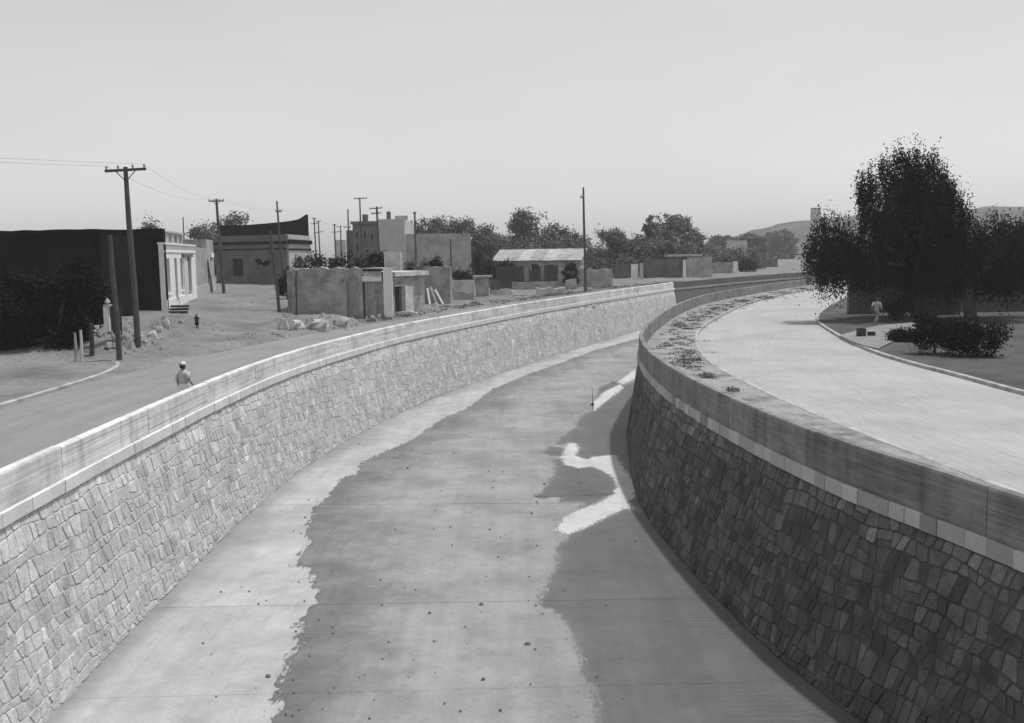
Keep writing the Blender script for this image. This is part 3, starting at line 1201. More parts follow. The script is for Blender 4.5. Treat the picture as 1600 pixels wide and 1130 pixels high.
bld(plate(cA, dA, opsA[2][1] - .4, opsA[3][1] + .4, opsA[3][3] + .02, opsA[3][3] + .28, -0.16, -0.003), 'door_hood', 'plaster_mid', hA)
bld(plate(cA, dA, -0.04, uW, zt_f + .002, zt_f + .14, -0.12, 0.4), 'cornice', 'whitewash', hA)
bld(plate(cA, dA, -0.02, uW, zt_f - .55, zt_f - .45, -0.05, -0.003), 'string_course', 'whitewash', hA)
bld(plate(cA, dA, -0.02, opsA[1][0] - .1, zA, zlow - .05, -0.06, -0.003), 'plinth', 'whitewash', hA)
bld(plate(cA, dA, opsA[1][1] + .1, opsA[3][0] - .1, zA, zlow - .05, -0.06, -0.003), 'plinth', 'whitewash', hA)
# shaded side wall facing the canal, running off to the left
sideL = cA + Vector((-34, 3.0))
zs = at(248, 357, cA.y).z
prof_side = lambda t: zs - 0.06 - 0.1 * t
ms = rough_wall(sideL, cA, zA - 0.6, zs, 0.35, random.Random(3), 1.0, 0.05, 0.0)
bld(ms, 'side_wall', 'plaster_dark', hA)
bk = cA + dA * uW
plan_box('roof', [cA + dA * 0.4 + Vector((-.3, 0)), bk + Vector((-.3, 0)), bk + Vector((-30, 3)), sideL + Vector((.3, .5))], zt_f - .5, zt_f - .25, 'plaster_mid', hA)
pb0 = cA + dA * 0.45 + Vector((-0.75, 0.0))
bld(wall_mesh(pb0, pb0 + dA * (uW * 0.86), zt_f - .3, zs - .12, [(uW * .86 * (k_ + .25) / 5, uW * .86 * (k_ + .8) / 5, zt_f + .3, zs - .3) for k_ in range(5)], .2), 'roof_parapet', 'plaster_grey', hA)
bld(plate(pb0, dA, -.1, uW * 0.86, zs - .118, zs + .02, -.12, .3), 'parapet_coping', 'plaster_pale', hA)
# steps before the facade
stp = empty('entrance_steps', (cA.x + 0.6, cA.y + 1.5, zA), 'three low stone steps in front of the white house corner', 'steps')
g0 = G(279, 489)
for i in range(3):
    c = Vector((g0.x, g0.y, g0.z + .05 + i * .19))
    MB().box((c.x - .05 * i, c.y + .32 * i, c.z), (0.62, 0.17, 0.075), (1, 0.05)).build('tread', 'wood_dark' if i < 2 else 'adobe_dark', stp)

# --- grey house next door
p1 = bk + dA * 0.03 + Vector((-0.15, 0))
hG = empty('house', (p1.x - 3, p1.y + 5, zA + .3), 'small grey plastered house with stepped roof beside the white house', 'house')
zt_g = zt_f - 0.05
Lg = uE - uW
og = [(u_at(324, p1, dA), u_at(326.3, p1, dA), zA + 1.1, zA + 3.6)]
bld(wall_mesh(p1, p1 + dA * Lg, zA, zt_g, og, .3), 'front_wall', 'plaster_grey', hG)
bld(plate(p1, dA, og[0][0] + .002, og[0][1] - .002, og[0][2] + .002, og[0][3] - .002, .18, .24), 'door', 'wood_dark', hG)
bld(plate(p1, dA, 0, og[0][0] - .1, zA, zA + 1.25, -.09, -.003), 'plinth', 'plaster_pale', hG)
bld(plate(p1, dA, og[0][1] + .1, Lg, zA, zA + 1.3, -.09, -.003), 'plinth', 'plaster_pale', hG)
q = p1 + dA * Lg
plan_box('body', [p1 + dA * .01 + Vector((-.31, 0)), q + Vector((-.31, 0)), q + Vector((-9, 1)), p1 + Vector((-9, 1))], zA, zt_g - .2, 'plaster_mid', hG)
ru = p1 + dA * (Lg * 0.62)
plan_box('roof_room', [ru, ru + dA * (Lg * .36), ru + dA * (Lg * .36) + Vector((-2.6, 0)), ru + Vector((-2.6, 0))], zt_g + .003, at(325, 374, ru.y).z, 'plaster_grey', hG)
sg = p1 + dA * (Lg * 0.80)
bld(plate(sg, dA, 0, Lg * .16, at(330, 402, sg.y).z, at(330, 396, sg.y).z, -.12, -.004), 'sign_board', 'whitewash', hG)

# --- dark corner building with swooping parapet
YB = 114.0
zB = 1.55
b0 = Vector(at(338, 430, YB + 4)[:2])
b1 = Vector(at(450, 430, YB)[:2])
hB = empty('house', (b0.x + 5, YB + 5, zB), 'dark flat roofed corner building with small door and swooping parapet horn', 'house')
tB = (b1 - b0).normalized()
LB_ = (b1 - b0).length
zBt = at(420, 367, YB).z


def ux(px, p0=b0, t=tB):
    return u_at(px, p0, t)


opB = [(ux(364), ux(380), at(370, 431, YB + 3).z, at(370, 404, YB + 3).z)]
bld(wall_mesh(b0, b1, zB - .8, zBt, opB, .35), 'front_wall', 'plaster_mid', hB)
bld(plate(b0, tB, opB[0][0] + .003, opB[0][1] - .003, opB[0][2] + .003, opB[0][3] - .003, .22, .28), 'door', 'opening', hB)
zc = at(420, 381, YB).z
bld(plate(b0, tB, -.1, LB_ + .1, zc, zc + .28, -.2, -.003), 'cornice', 'plaster_dark', hB)
zc2 = at(420, 390, YB).z
bld(plate(b0, tB, -.05, LB_ + .05, zc2, zc2 + .12, -.08, -.003), 'string_course', 'plaster_dark', hB)
# side wall in the sun
b2 = Vector(at(487, 430, YB + 13.5)[:2])
tS = (b2 - b1).normalized()
LS_ = (b2 - b1).length
opS = [(LS_ * .25, LS_ * .40, zB, zB + 2.9), (LS_ * .66, LS_ * .78, zB + .6, zB + 2.9)]
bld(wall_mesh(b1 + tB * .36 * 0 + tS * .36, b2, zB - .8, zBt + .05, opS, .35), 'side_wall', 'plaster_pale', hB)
for o_ in opS:
    bld(plate(b1 + tS * .36, tS, o_[0] + .003, o_[1] - .003, o_[2] + .003, o_[3] - .003, .2, .26), 'shutter', 'wood_dark', hB)
bld(plate(b1, tS, 0.2, LS_, zc, zc + .5, -.25, -.004), 'cornice', 'plaster_dark', hB)
bld(plate(b1, tS, 0.2, LS_, zc2 - .1, zc2 + .1, -.1, -.004), 'string_course', 'plaster_dark', hB)
plan_box('roof', [b0 + tB * .4 + Vector((0, .4)), b1 + Vector((-.4, .4)), b2 + Vector((-.4, -.1)), b0 + Vector((.3, 14))], zBt - .6, zBt - .35, 'plaster_mid', hB)
# far parapet, highest at its right-hand end
pz = [(340, 352), (380, 352), (418, 349), (440, 347), (455, 345), (465, 343), (470, 340.5), (474, 338), (478, 335), (480.5, 335.5), (481, 350)]
YP = YB + 12.5
m = MB()
for px, py in pz:
    a = at(px, py, YP)
    m.v += [(a.x, YP, zBt - .7), (a.x, YP, a.z), (a.x, YP + .35, a.z), (a.x, YP + .35, zBt - .7)]
for i in range(len(pz) - 1):
    for j in range(4):
        m.f.append((4 * i + j, 4 * i + (j + 1) % 4, 4 * i + 4 + (j + 1) % 4, 4 * i + 4 + j))
m.f += [(3, 2, 1, 0), tuple(4 * (len(pz) - 1) + j for j in range(4))]
bld(m, 'parapet', 'plaster_dark', hB)
# faded painted rosettes on the shaded front
for px, py, rr in ((405, 409, .5), (413, 413, .38), (418, 411, .42)):
    c = at(px, py, YB + 1.5)
    u = u_at(px, b0, tB)
    nrm = Vector((tB.y, -tB.x))
    m = MB()
    cc = b0 + tB * u + nrm * .012
    m.v = [(cc.x + tB.x * rr * math.cos(w) * (1 + .15 * math.sin(3 * w)), cc.y + tB.y * rr * math.cos(w), c.z + rr * .8 * math.sin(w)) for w in np.linspace(0, 2 * math.pi, 14)[:-1]]
    m.f = [tuple(range(13))]
    bld(m, 'painted_mark', 'plaster_dark', hB)


# --- blocks in the middle distance
def block(px0, px1, ytop, ybase, Y, depth, material, label, roof=None, windows=(), cat='house', name='house', skew=0.0, wmat='opening', side=None):
    a, b = at(px0, ybase, Y), at(px1, ybase, Y + skew)
    zb = min(ground(a.x, a.y), ground(b.x, b.y)) - .3
    zt_ = at((px0 + px1) / 2, ytop, Y).z
    h = empty(name, ((a.x + b.x) / 2, Y + depth / 2, zb), label, cat)
    p, q = Vector(a[:2]), Vector(b[:2])
    t = (q - p).normalized()
    ops = []
    for (wx0, wx1, wy0, wy1) in windows:
        ops.append((u_at(wx0, p, t), u_at(wx1, p, t), max(zb + .02, at(wx0, wy1, Y).z), at(wx0, wy0, Y).z))
    bld(wall_mesh(p, q, zb, zt_, ops, .3), 'front_wall', material, h)
    for o_ in ops:
        bld(plate(p, t, o_[0] + .003, o_[1] - .003, o_[2] + .003, o_[3] - .003, .16, .2), 'window', wmat, h)
    nrm = Vector((-t.y, t.x))
    plan_box('body', [p + nrm * .31, q + nrm * .31, q + nrm * depth, p + nrm * depth], zb, zt_ - .12, side or material, h)
    if roof:
        plan_box('roof_slab', [p - t * .3 - nrm * .3, q + t * .3 - nrm * .3, q + t * .3 + nrm * depth, p - t * .3 + nrm * depth], zt_ + .003, zt_ + roof, 'plaster_mid', h)
    return h


hC = block(553, 592, 350, 425, 165, 12, 'plaster_mid', 'dark two storey house with overhanging flat roof behind the bushes', roof=.45,
           windows=((558, 561, 362, 372), (570, 573, 362, 372), (558, 561, 382, 392), (581, 584, 366, 374)))
c = at(571, 349, 168)
MB().box((c.x, c.y, c.z + .7), (.45, .45, .8)).build('chimney', 'plaster_mid', hC)
block(543, 555, 360, 425, 172, 10, 'plaster_mid', 'narrow grey house joined to the left of the dark two storey house')
block(524, 541, 375, 425, 230, 12, 'plaster_pale', 'pale hazy house far up the side street between the poles')
hD = block(592, 634, 342.5, 440, 138, 14, 'plaster_pale', 'tall pale grey windowless house with stepped top behind the sheds', windows=())
c = at(606, 342, 138)
MB().box((c.x, c.y + 1, c.z + .45), (.28, .28, .6)).build('chimney', 'plaster_mid', hD)
c = at(626, 343.5, 138)
MB().box((c.x, c.y + 1, c.z + .3), (.9, .3, .3)).build('parapet_step', 'plaster_pale', hD)
block(635.5, 737, 365, 440, 139, 12, 'plaster_grey', 'long blank grey wall of a lower house right of the tall pale house', skew=2)
c0 = at(601, 420, 84)
hS = block(601, 626, 393, 430, 84, 2.0, 'adobe_pale', 'plain grey adobe stub of wall rising behind the plank shed', cat='wall ruin', name='adobe_ruin', side='adobe')

# --- sheds and walls along the far side of the left street
r9 = random.Random(9)
w0, w1 = G(459, 489), G(548, 494)
YW = (w0.y + w1.y) / 2
wa = Vector((w0.x, w0.y))
wb = Vector(at(566, 480, w0.y - 2.2)[:2])
zw = at(500, 419, YW).z
W1 = empty('adobe_wall', (w0.x + 2, YW, w0.z), 'tall weathered adobe wall of the yard behind the earth mound', 'adobe wall')
bld(rough_wall(wa, wb, -0.2, zw, .4, r9, .35, .10, .05), 'wall', 'adobe', W1)
tW = (wb - wa).normalized()
zl = at(500, 441, YW).z
bld(rough_wall(wa + Vector((-.05, -.24)), wa + tW * ((wb - wa).length * .80) + Vector((-.05, -.24)), -0.2, zl, .22, r9, .45, .07, .04), 'thicker_base', 'adobe', W1)
bld(rough_wall(wa + Vector((-.12, .45)), wa + Vector((-.12, 6.5)), -.2, zw - .1, .4, r9, .5, .05, .03), 'return_wall', 'adobe', W1)
# plank shed
s0_ = Vector(at(569, 490, w0.y - 2.6)[:2])
s1_ = Vector(at(598, 495, w0.y - 3.0)[:2])
s2_ = Vector(at(614, 495, w0.y - 3.0)[:2])
tSh = (s1_ - s0_).normalized()
LSh = (s1_ - s0_).length
YS = s1_.y
SH = empty('shed', ((s0_.x + s2_.x) / 2, YS, 0), 'small shed with grey plank door, white lintel and pale plaster pier', 'shed')
nb = 7
zd0, zd1 = at(585, 497, YS).z, at(585, 440, YS).z
for i in range(nb):
    bld(plate(s0_, tSh, LSh * (i + .06) / nb + .1, LSh * (i + .94) / nb + .1, zd0, zd1 - r9.uniform(0, .04), .05, .09 + r9.uniform(0, .02)), 'plank', 'wood_grey', SH)
bld(plate(s0_, tSh, -.05, LSh - .03, zd1 + .002, at(585, 432, YS).z, -.1, .15), 'lintel', 'whitewash', SH)
bld(plate(s0_, tSh, 0.05, LSh - .05, at(585, 432, YS).z + .002, at(585, 424, YS).z, -.02, .18), 'upper_wall', 'adobe_pale', SH)
for i in range(5):
    u = LSh * (i + .4) / 5
    bld(plate(s0_, tSh, u, u + .1, at(585, 424, YS).z + .004, at(585, 420.5, YS).z, -.35, .9), 'rafter', 'wood_dark', SH)
bld(plate(s0_, tSh, -.1, LSh + .1, at(585, 420.5, YS).z + .002, at(585, 419, YS).z, -.4, 2.5), 'roof', 'tin', SH)
bld(rough_wall(s1_ + tSh * .12, s2_, -.15, at(606, 420, YS).z, .45, r9, .25, .02, .015), 'pier', 'whitewash', SH)
bld(rough_wall(s0_ + Vector((.1, .5)), s1_ + Vector((0, .5)), -.1, zd1, .2, r9, .5), 'back_wall', 'adobe_dark', SH)
bld(rough_wall(s0_ + Vector((-.35, -.05)), s0_ + Vector((-.05, -.05)), -.2, at(570, 430, YS).z, .5, r9, .3), 'jamb', 'adobe', SH)
# flat-roofed hut next to it
h0 = Vector(at(614.5, 490, YS + 1.3)[:2])
h1 = Vector(at(664, 478, YS + 5.5)[:2])
tH = (h1 - h0).normalized()
LH = (h1 - h0).length
YH = (h0.y + h1.y) / 2
HU = empty('hut', ((h0.x + h1.x) / 2, YH + 1, 0), 'low adobe hut with thick flat roof slab and dark doorway', 'hut')
zr = at(640, 431, YH).z
oph = [(u_at(615.5, h0, tH), u_at(628, h0, tH), ground(h0.x, h0.y) + .02, at(622, 448, h0.y).z)]
bld(wall_mesh(h0, h1, -.2, zr, oph, .3), 'front_wall', 'adobe', HU)
bld(plate(h0, tH, oph[0][0] + .002, oph[0][1] - .15, oph[0][2] + .002, oph[0][3] - .002, .24, .29), 'door', 'opening', HU)
bld(plate(h0, tH, oph[0][0] - .1, oph[0][1] + .25, oph[0][3] + .003, oph[0][3] + .09, -.08, .1), 'lintel', 'wood_pale', HU)
bld(plate(h0, tH, oph[0][0] - .1, oph[0][1] + .05, oph[0][3] + .55, oph[0][3] + .63, -.06, -.004), 'ledge', 'wood_pale', HU)
bld(plate(h0, tH, -.15, LH + .15, zr + .003, zr + .34, -.35, 3.5), 'roof_slab', 'adobe_pale', HU)
bld(rough_wall(h0 + tH * (oph[0][1] + .25) + Vector((.15, -.4)), h0 + tH * (oph[0][1] + 1.35) + Vector((.15, -.4)), -.15, at(640, 447, YH).z, .38, r9, .3, .06, .03), 'buttress', 'adobe_pale', HU)
nH = Vector((-tH.y, tH.x))
bld(rough_wall(h1 + nH * .32, h1 + nH * 3.4, -.2, zr, .3, r9, .5), 'side_wall', 'adobe', HU)
bld(rough_wall(h0 + nH * 3.4, h0 + nH * .32, -.2, zr, .3, r9, .5), 'side_wall', 'adobe', HU)
# adobe yard wall
a0, a1 = G(667, 477), G(704, 475)
Y_ = max(a0.y, a1.y)
aw = empty('adobe_wall', ((a0.x + a1.x) / 2, Y_, 0), 'smooth grey adobe yard wall right of the flat roofed hut', 'adobe wall')
pA_, pB_ = Vector(at(660, 470, Y_ + 1)[:2]), Vector(at(704, 470, Y_)[:2])
bld(rough_wall(pA_, pB_, -.2, at(690, 417, Y_).z, .35, r9, .5, .03, .02), 'wall', 'adobe', aw)
bld(rough_wall(pB_ + Vector((-.36, .4)), pB_ + Vector((-.36, 5)), -.2, at(690, 418, Y_).z, .35, r9, .5, .03, .02), 'return_wall', 'adobe', aw)
# planks and rubble leaning on it
lp = empty('plank_pile', (pA_.x + .8, Y_ - .8, 0.1), 'broken planks leaning against the smooth adobe yard wall', 'plank pile')
for i, (x0, y0, x1, y1) in enumerate(((672, 478, 668, 451), (683, 478, 673, 449), (693, 477, 680, 453))):
    A_, B_ = at(x0, y0, Y_ - 1.1), at(x1, y1, Y_ - .12)
    A_.z = ground(A_.x, A_.y)
    MB().tube([A_, B_], .13, 4).build('plank', ('adobe_pale', 'wood_grey', 'adobe_pale')[i], lp)


def lowwall(px0, px1, ytop, ybase, mat_, label, cat='wall', name='low_wall', thick=.35, tj=.07, Yoff=0.0, ret=0, Y=None):
    a, b = G(px0, ybase), G(px1, ybase)
    Yc = Y or (a.y + b.y) / 2 + Yoff
    p, q = Vector(at(px0, ybase, Yc)[:2]), Vector(at(px1, ybase, Yc)[:2])
    m = rough_wall(p, q, ground(p.x, p.y) - .4, at((px0 + px1) / 2, ytop, Yc).z, thick, r9, .5, tj, .03)
    root = empty(name, ((p.x + q.x) / 2, Yc, ground(p.x, p.y) - .05), label, cat)
    bld(m, 'wall', mat_, root)
    if ret:
        bld(rough_wall(q + Vector((-thick, thick + .02)), q + Vector((-thick, ret)), ground(p.x, p.y) - .4, at((px0 + px1) / 2, ytop, Yc).z - .05, thick, r9, .5, tj, .03), 'return_wall', mat_, root)
    return root, Yc


lowwall(705, 742, 438, 464, 'adobe_pale', 'low pale rubble wall right of the adobe yard wall')
gp, Yg = lowwall(743.5, 764, 434, 463, 'adobe', 'square gate pier of adobe with flat cap beside the low pale wall', 'gate pier', 'gate_pier', .9)
pp = at(754, 434, Yg)
MB().box((pp.x, pp.y + .4, pp.z + .12), (1.0, .7, .1)).build('cap', 'adobe', gp)
lowwall(766, 782, 437, 460, 'adobe_dark', 'short dark wall just right of the gate pier')
# long tin-roofed building
YT = 132.0
TB = empty('barn', (at(835, 440, YT).x, YT + 3, .1), 'long low barn with patched corrugated tin roof behind the dark fence', 'barn')
p, q = Vector(at(772, 430, YT)[:2]), Vector(at(906, 430, YT - 3)[:2])
tT = (q - p).normalized()
LT_ = (q - p).length
nT = Vector((-tT.y, tT.x))
ze = at(835, 407, YT).z
opT = [(LT_ * .44, LT_ * .52, .6, ze - .5), (LT_ * .62, LT_ * .70, .3, ze - .6)]
bld(wall_mesh(p, q, -.2, ze - .1, opT, .3), 'front_wall', 'adobe', TB)
for o_ in opT:
    bld(plate(p, tT, o_[0] + .003, o_[1] - .003, o_[2] + .003, o_[3] - .003, .2, .25), 'opening', 'opening', TB)
zr2 = at(835, 389.5, YT + 4).z
nS = 7
for i in range(nS):
    u0, u1 = -.3 + (LT_ + .6) * i / nS, -.3 + (LT_ + .6) * (i + 1) / nS
    m = MB()
    nc = 14
    for j in range(nc + 1):
        u = u0 + (u1 - u0) * j / nc
        wv = .035 * (1 if j % 2 else -1) + (.02 if i % 2 else 0)
        A_, B_ = p + tT * u - nT * .5, p + tT * u + nT * 4.2
        m.v += [(A_.x, A_.y, ze + wv), (B_.x, B_.y, zr2 + wv)]
    m.f = [(2 * j, 2 * j + 2, 2 * j + 3, 2 * j + 1) for j in range(nc)]
    bld(m, 'roof_sheet', 'tin', TB)
plan_box('body', [p + nT * .32 + tT * .1, q + nT * .32 - tT * .1, q + nT * 4 - tT * .1, p + nT * 4 + tT * .1], -.2, ze - .15, 'adobe', TB)
m = MB()
A_, B_ = q - nT * .3, q + nT * 4
m.add([(A_.x, A_.y, ze - .4), (B_.x, B_.y, ze - .4), (B_.x, B_.y, zr2 - .1), (A_.x, A_.y, ze - .06)], [(0, 1, 2, 3)])
bld(m, 'gable', 'plaster_grey', TB)
# dark board fence before it
FN = empty('board_fence', (at(825, 445, 124).x, 124, .1), 'dark tall board fence in front of the tin roofed barn', 'fence')
pf, qf = Vector(at(775, 443, 122)[:2]), Vector(at(872, 443, 123)[:2])
tF = (qf - pf).normalized()
nF = 40
for i in range(nF):
    u = (qf - pf).length * i / nF
    g_ = ground(pf.x + tF.x * u, pf.y + tF.y * u)
    if i in (18, 19, 20, 29, 30):
        continue
    bld(plate(pf, tF, u + .01, u + (qf - pf).length / nF - .012, g_ - .1, at(825, 416, 122).z + r9.uniform(-.16, .12) - (.5 if 21 < i < 27 else 0), 0, .05), 'board', 'wood_dark', FN)
bld(plate(pf, tF, 0, (qf - pf).length, 1.0, 1.12, .052, .12), 'rail', 'wood_dark', FN)
lowwall(800, 872, 441, 449, 'adobe', 'low earth bank wall along the foot of the dark board fence', Y=119)
lowwall(768, 800, 452, 461, 'adobe_pale', 'crumbling knee high wall by the road left of the rubble heap', tj=.2)
lowwall(884, 901, 437, 452, 'adobe', 'short broken wall stub just left of the lone pole', tj=.2)
lowwall(708, 740, 456, 469, 'adobe', 'low broken earth ledge in front of the low pale rubble wall', tj=.15)
lowwall(616, 652, 488, 495, 'adobe_pale', 'low rough kerb of earth before the flat roofed hut', tj=.08)
lowwall(838, 882, 450, 461, 'adobe_pale', 'low heap of pale rubble masonry at the roadside', 'rubble heap', 'rubble_heap', .9, .18)
lowwall(903, 957, 421, 449, 'adobe', 'low broken adobe wall behind the tall lone pole', 'wall', 'low_wall', .4, .18, ret=4)
lowwall(960, 984, 413, 433, 'adobe_dark', 'dark wall section left of the white gate', Y=160)
lowwall(986, 997, 413, 433, 'whitewash', 'small white gate leaf in the distant wall', 'gate', 'gate', .15, .01, Y=159)
lowwall(1000, 1005, 411, 433, 'plaster_pale', 'pale gate post right of the small white gate', 'gate post', 'gate_post', .4, .01, Y=158.6)
lowwall(1006, 1067, 405, 433, 'adobe_dark', 'long dark distant wall between white gate and white post', Y=162, tj=.04)
lowwall(1067.5, 1072, 406, 433, 'whitewash', 'white corner post of the distant wall', 'post', 'corner_post', .4, .01, Y=161)
r1, Yr = lowwall(1073, 1098, 402, 432, 'adobe', 'dark front of the small distant house with pale end wall', 'house', 'house', .35, .02, Y=163, ret=6)
bld(rough_wall(Vector(at(1098.5, 430, 163)[:2]), Vector(at(1112, 430, 163)[:2]), -.3, at(1105, 401, 163).z, .35, r9, .5, .02, .02), 'end_wall', 'plaster_grey', r1)
A_, B_ = at(1045, 402, 163), at(1098, 399, 163)
MB().box(((A_.x + B_.x) / 2, 165.5, B_.z), ((B_.x - A_.x) / 2, 2.4, .16)).build('roof_slab', 'plaster_pale', r1)
lowwall(1113, 1144, 410, 427, 'adobe', 'dark wall right of the small distant house', Y=185, tj=.04)
lowwall(1145.5, 1153, 409, 426, 'whitewash', 'white wall end beside the roadside bush', 'wall', 'wall_end', .4, .02, Y=184)
lowwall(1178, 1197, 396, 419, 'adobe_dark', 'distant dark house side before the hill', 'house', 'house', 4, .05, Y=225)
lowwall(1198, 1215, 404, 418, 'adobe_dark', 'low distant dark shed at the end of the street', 'shed', 'shed', 3, .05, Y=240)
lowwall(1139, 1167, 376, 400, 'plaster_pale', 'hazy pale house front up on the slope among far trees', 'house', 'house', 4, .05, Y=300)
lowwall(907, 922, 374, 400, 'plaster_pale', 'hazy pale house glimpsed between trees left of the lone pole', 'house', 'house', 4, .05, Y=250)

# --- gate and posts at the left edge, by the corner pavement
gpst = G(168, 516)
t_ = empty('gate_post', gpst, 'white plastered gate post on the earth bank at the left', 'gate post')
bld(MB().box((gpst.x, gpst.y, gpst.z + .52), (.10, .12, .58)), 'shaft', 'whitewash', t_)
cc = at(168, 474, gpst.y)
bld(MB().box((cc.x, cc.y, gpst.z + 1.16), (.15, .16, .05)), 'cap', 'plaster_pale', t_)
MB().rings([((cc.x, cc.y, gpst.z + 1.21), .06, .06), ((cc.x, cc.y, gpst.z + 1.32), .14, .14), ((cc.x, cc.y, gpst.z + 1.42), .08, .08), ((cc.x, cc.y, gpst.z + 1.52), .02, .02)]).build('finial', 'plaster_grey', t_)
gl = empty('plank_gate', gpst + Vector((.5, 0, 0)), 'dark plank gate hanging beside the white gate post', 'gate')
for i in range(4):
    bld(MB().box((gpst.x + .24 + i * .13, gpst.y + .02, gpst.z + .45), (.058, .025, .72)), 'plank', 'wood_dark', gl)
for (x0, y0, yt, m_, lab, nm) in ((128, 562, 516, 'wood_pale', 'pale wooden fence post at the left pavement', 'fence_post'), (144, 556, 505, 'wood_dark', 'black thick wooden post right of the pale fence post', 'fence_post'),
                                  (119, 566, 520, 'wood_grey', 'grey leaning post left of the pale fence post', 'fence_post')):
    b_ = G(x0, y0)
    tp = at(x0 - 2, yt, b_.y)
    o = MB().tube([b_ - Vector((0, 0, .1)), (b_ + tp) / 2 + Vector((.015, 0, 0)), tp], [.11 if m_ == 'wood_dark' else .065] * 2 + [.09 if m_ == 'wood_dark' else .05], 7).build(nm, m_)
    tag(o, lab, 'post', 'posts at the left corner')


# ------------------------------------------------------------------ utility poles
def pole(base_px, top_px, label, Y=None, r0=.14, r1=.09, arms=(), braces=True, seed=0):
    b_ = G(*base_px) if Y is None else at(base_px[0], base_px[1], Y)
    if Y is not None:
        b_.z = ground(b_.x, b_.y)
    tp = at(*top_px, b_.y)
    h = empty('utility_pole', b_, label, 'utility pole', 'utility poles')
    pts = [b_ - Vector((0, 0, .4)), b_.lerp(tp, .35) + Vector((.02, 0, 0)), b_.lerp(tp, .7) + Vector((-.02, 0, 0)), tp]
    MB().tube(pts, [r0, r0 * .9, (r0 + r1) / 2, r1], 9).build('shaft', 'wood_pole', h)
    ends = []
    for (yarm, xl, yl, xr, yr) in arms:
        A_, B_ = at(xl, yl, b_.y - .12), at(xr, yr, b_.y - .12)
        ax = (B_ - A_)
        m = MB()
        n = ax.normalized()
        upz = Vector((0, 0, 1))
        fwd = n.cross(upz)
        for p_, s_ in ((A_, 1), (B_, 1)):
            for du, dv in ((-1, -1), (1, -1), (1, 1), (-1, 1)):
                m.v.append(tuple(p_ + upz * (.06 * du) + fwd * (.05 * dv)))
        m.f = [(0, 1, 2, 3), (7, 6, 5, 4)] + [(i, 4 + i, 4 + (i + 1) % 4, (i + 1) % 4) for i in range(4)]
        arm = bld(m, 'crossarm', 'wood_pole', h)
        for t in (.04, .32, .68, .96):
            c_ = A_.lerp(B_, t) + upz * .06
            MB().rings([((c_.x, c_.y, c_.z), .02, .02), ((c_.x, c_.y, c_.z + .07), .045, .045), ((c_.x, c_.y, c_.z + .13), .05, .05), ((c_.x, c_.y, c_.z + .17), .03, .03)]).build('insulator', 'insulator', arm)
            ends.append(c_ + upz * .16)
        if braces:
            mid = A_.lerp(B_, .5)
            foot = mid - upz * (ax.length * .28)
            for t in (.24, .76):
                MB().tube([A_.lerp(B_, t), foot], .022, 5).build('brace', 'metal_dark', h)
    return h, ends, b_, tp


_, e1, bp1, tp1 = pole((216, 541), (196, 261), 'tall leaning utility pole with wide crossarm at the street corner', arms=((266, 164, 267.5, 228, 264),), r0=.15, r1=.10)
pole((187, 563), (172, 367), 'shorter bare wooden pole at the left pavement edge', r0=.13, r1=.085)
_, e3, bp3, tp3 = pole((350, 457), (338, 311), 'utility pole with crossarm before the dark corner building', arms=((315, 326, 314.5, 350, 314),), Y=93, r0=.16, r1=.11)
pole((332, 457), (325, 410), 'short post in front of the grey house', r0=.10, r1=.08)
_, e5, _, _ = pole((443, 430), (432.5, 314), 'thin pole with small crossarm rising above the dark corner building', Y=98, arms=((331, 430.5, 330.5, 440, 330.5),), braces=False, r0=.12, r1=.08)
pole((437, 488), (422, 360), 'dark leaning pole standing at the mouth of the dirt street', r0=.13, r1=.10)
pole((463, 492), (463, 424), 'short post against the left end of the adobe wall', r0=.085, r1=.07)
_, e7, _, _ = pole((915, 456), (911.5, 293), 'tall lone pole with one stub arm beside the left street', arms=((308, 907, 309, 913, 308),), braces=False, r0=.17, r1=.10)
_, e9, _, _ = pole((594, 410), (588.5, 323), 'pole with two crossarms against the pale house', Y=128, arms=((326, 577, 326.5, 597, 325), (334, 580, 334, 596, 333)), braces=False, r0=.15, r1=.12)
pole((566, 410), (562, 309), 'tall thin pole with high single crossarm above the dark house', Y=140, arms=((310, 553, 310.5, 573.5, 310),), braces=False, r0=.13, r1=.1)
_, e10, _, _ = pole((547, 410), (543.5, 327), 'plain thin pole left of the dark two storey house', Y=150, arms=((355, 537, 355, 548, 355),), braces=False, r0=.14, r1=.1)
pole((494, 405), (491, 341), 'far pole with two crossarms right of the parapet horn', Y=190, arms=((342, 488, 342, 494, 342), (349, 486, 350, 498, 349)), braces=False, r0=.16, r1=.12)
pole((500, 405), (497.5, 345), 'far pole with low crossarm second from the parapet horn', Y=200, arms=((346, 494, 346, 501, 346), (363, 492, 364, 505, 362)), braces=False, r0=.16, r1=.12)
pole((525, 405), (522.5, 350), 'far pole before the hazy pale house', Y=190, arms=((352, 520, 352, 525, 352), (363, 518, 363, 534, 362)), braces=False, r0=.16, r1=.12)
pole((534, 405), (532, 353), 'faint far pole right of the pole before the hazy house', Y=230, arms=((354.5, 526, 355, 534, 354),), braces=False, r0=.16, r1=.12)
_, e8, _, _ = pole((650, 412), (648, 331), 'pole standing before the long blank grey wall', Y=126, arms=((333.5, 645.5, 334, 650, 333.5),), braces=False, r0=.15, r1=.11)
pole((705, 418), (704, 374), 'short thin pole at the right end of the blank grey wall', Y=125, r0=.12, r1=.1)
_p, _, _, _ = pole((287, 378), (286, 339), 'thin mast on the roofs behind the white house', Y=130, r0=.09, r1=.07)


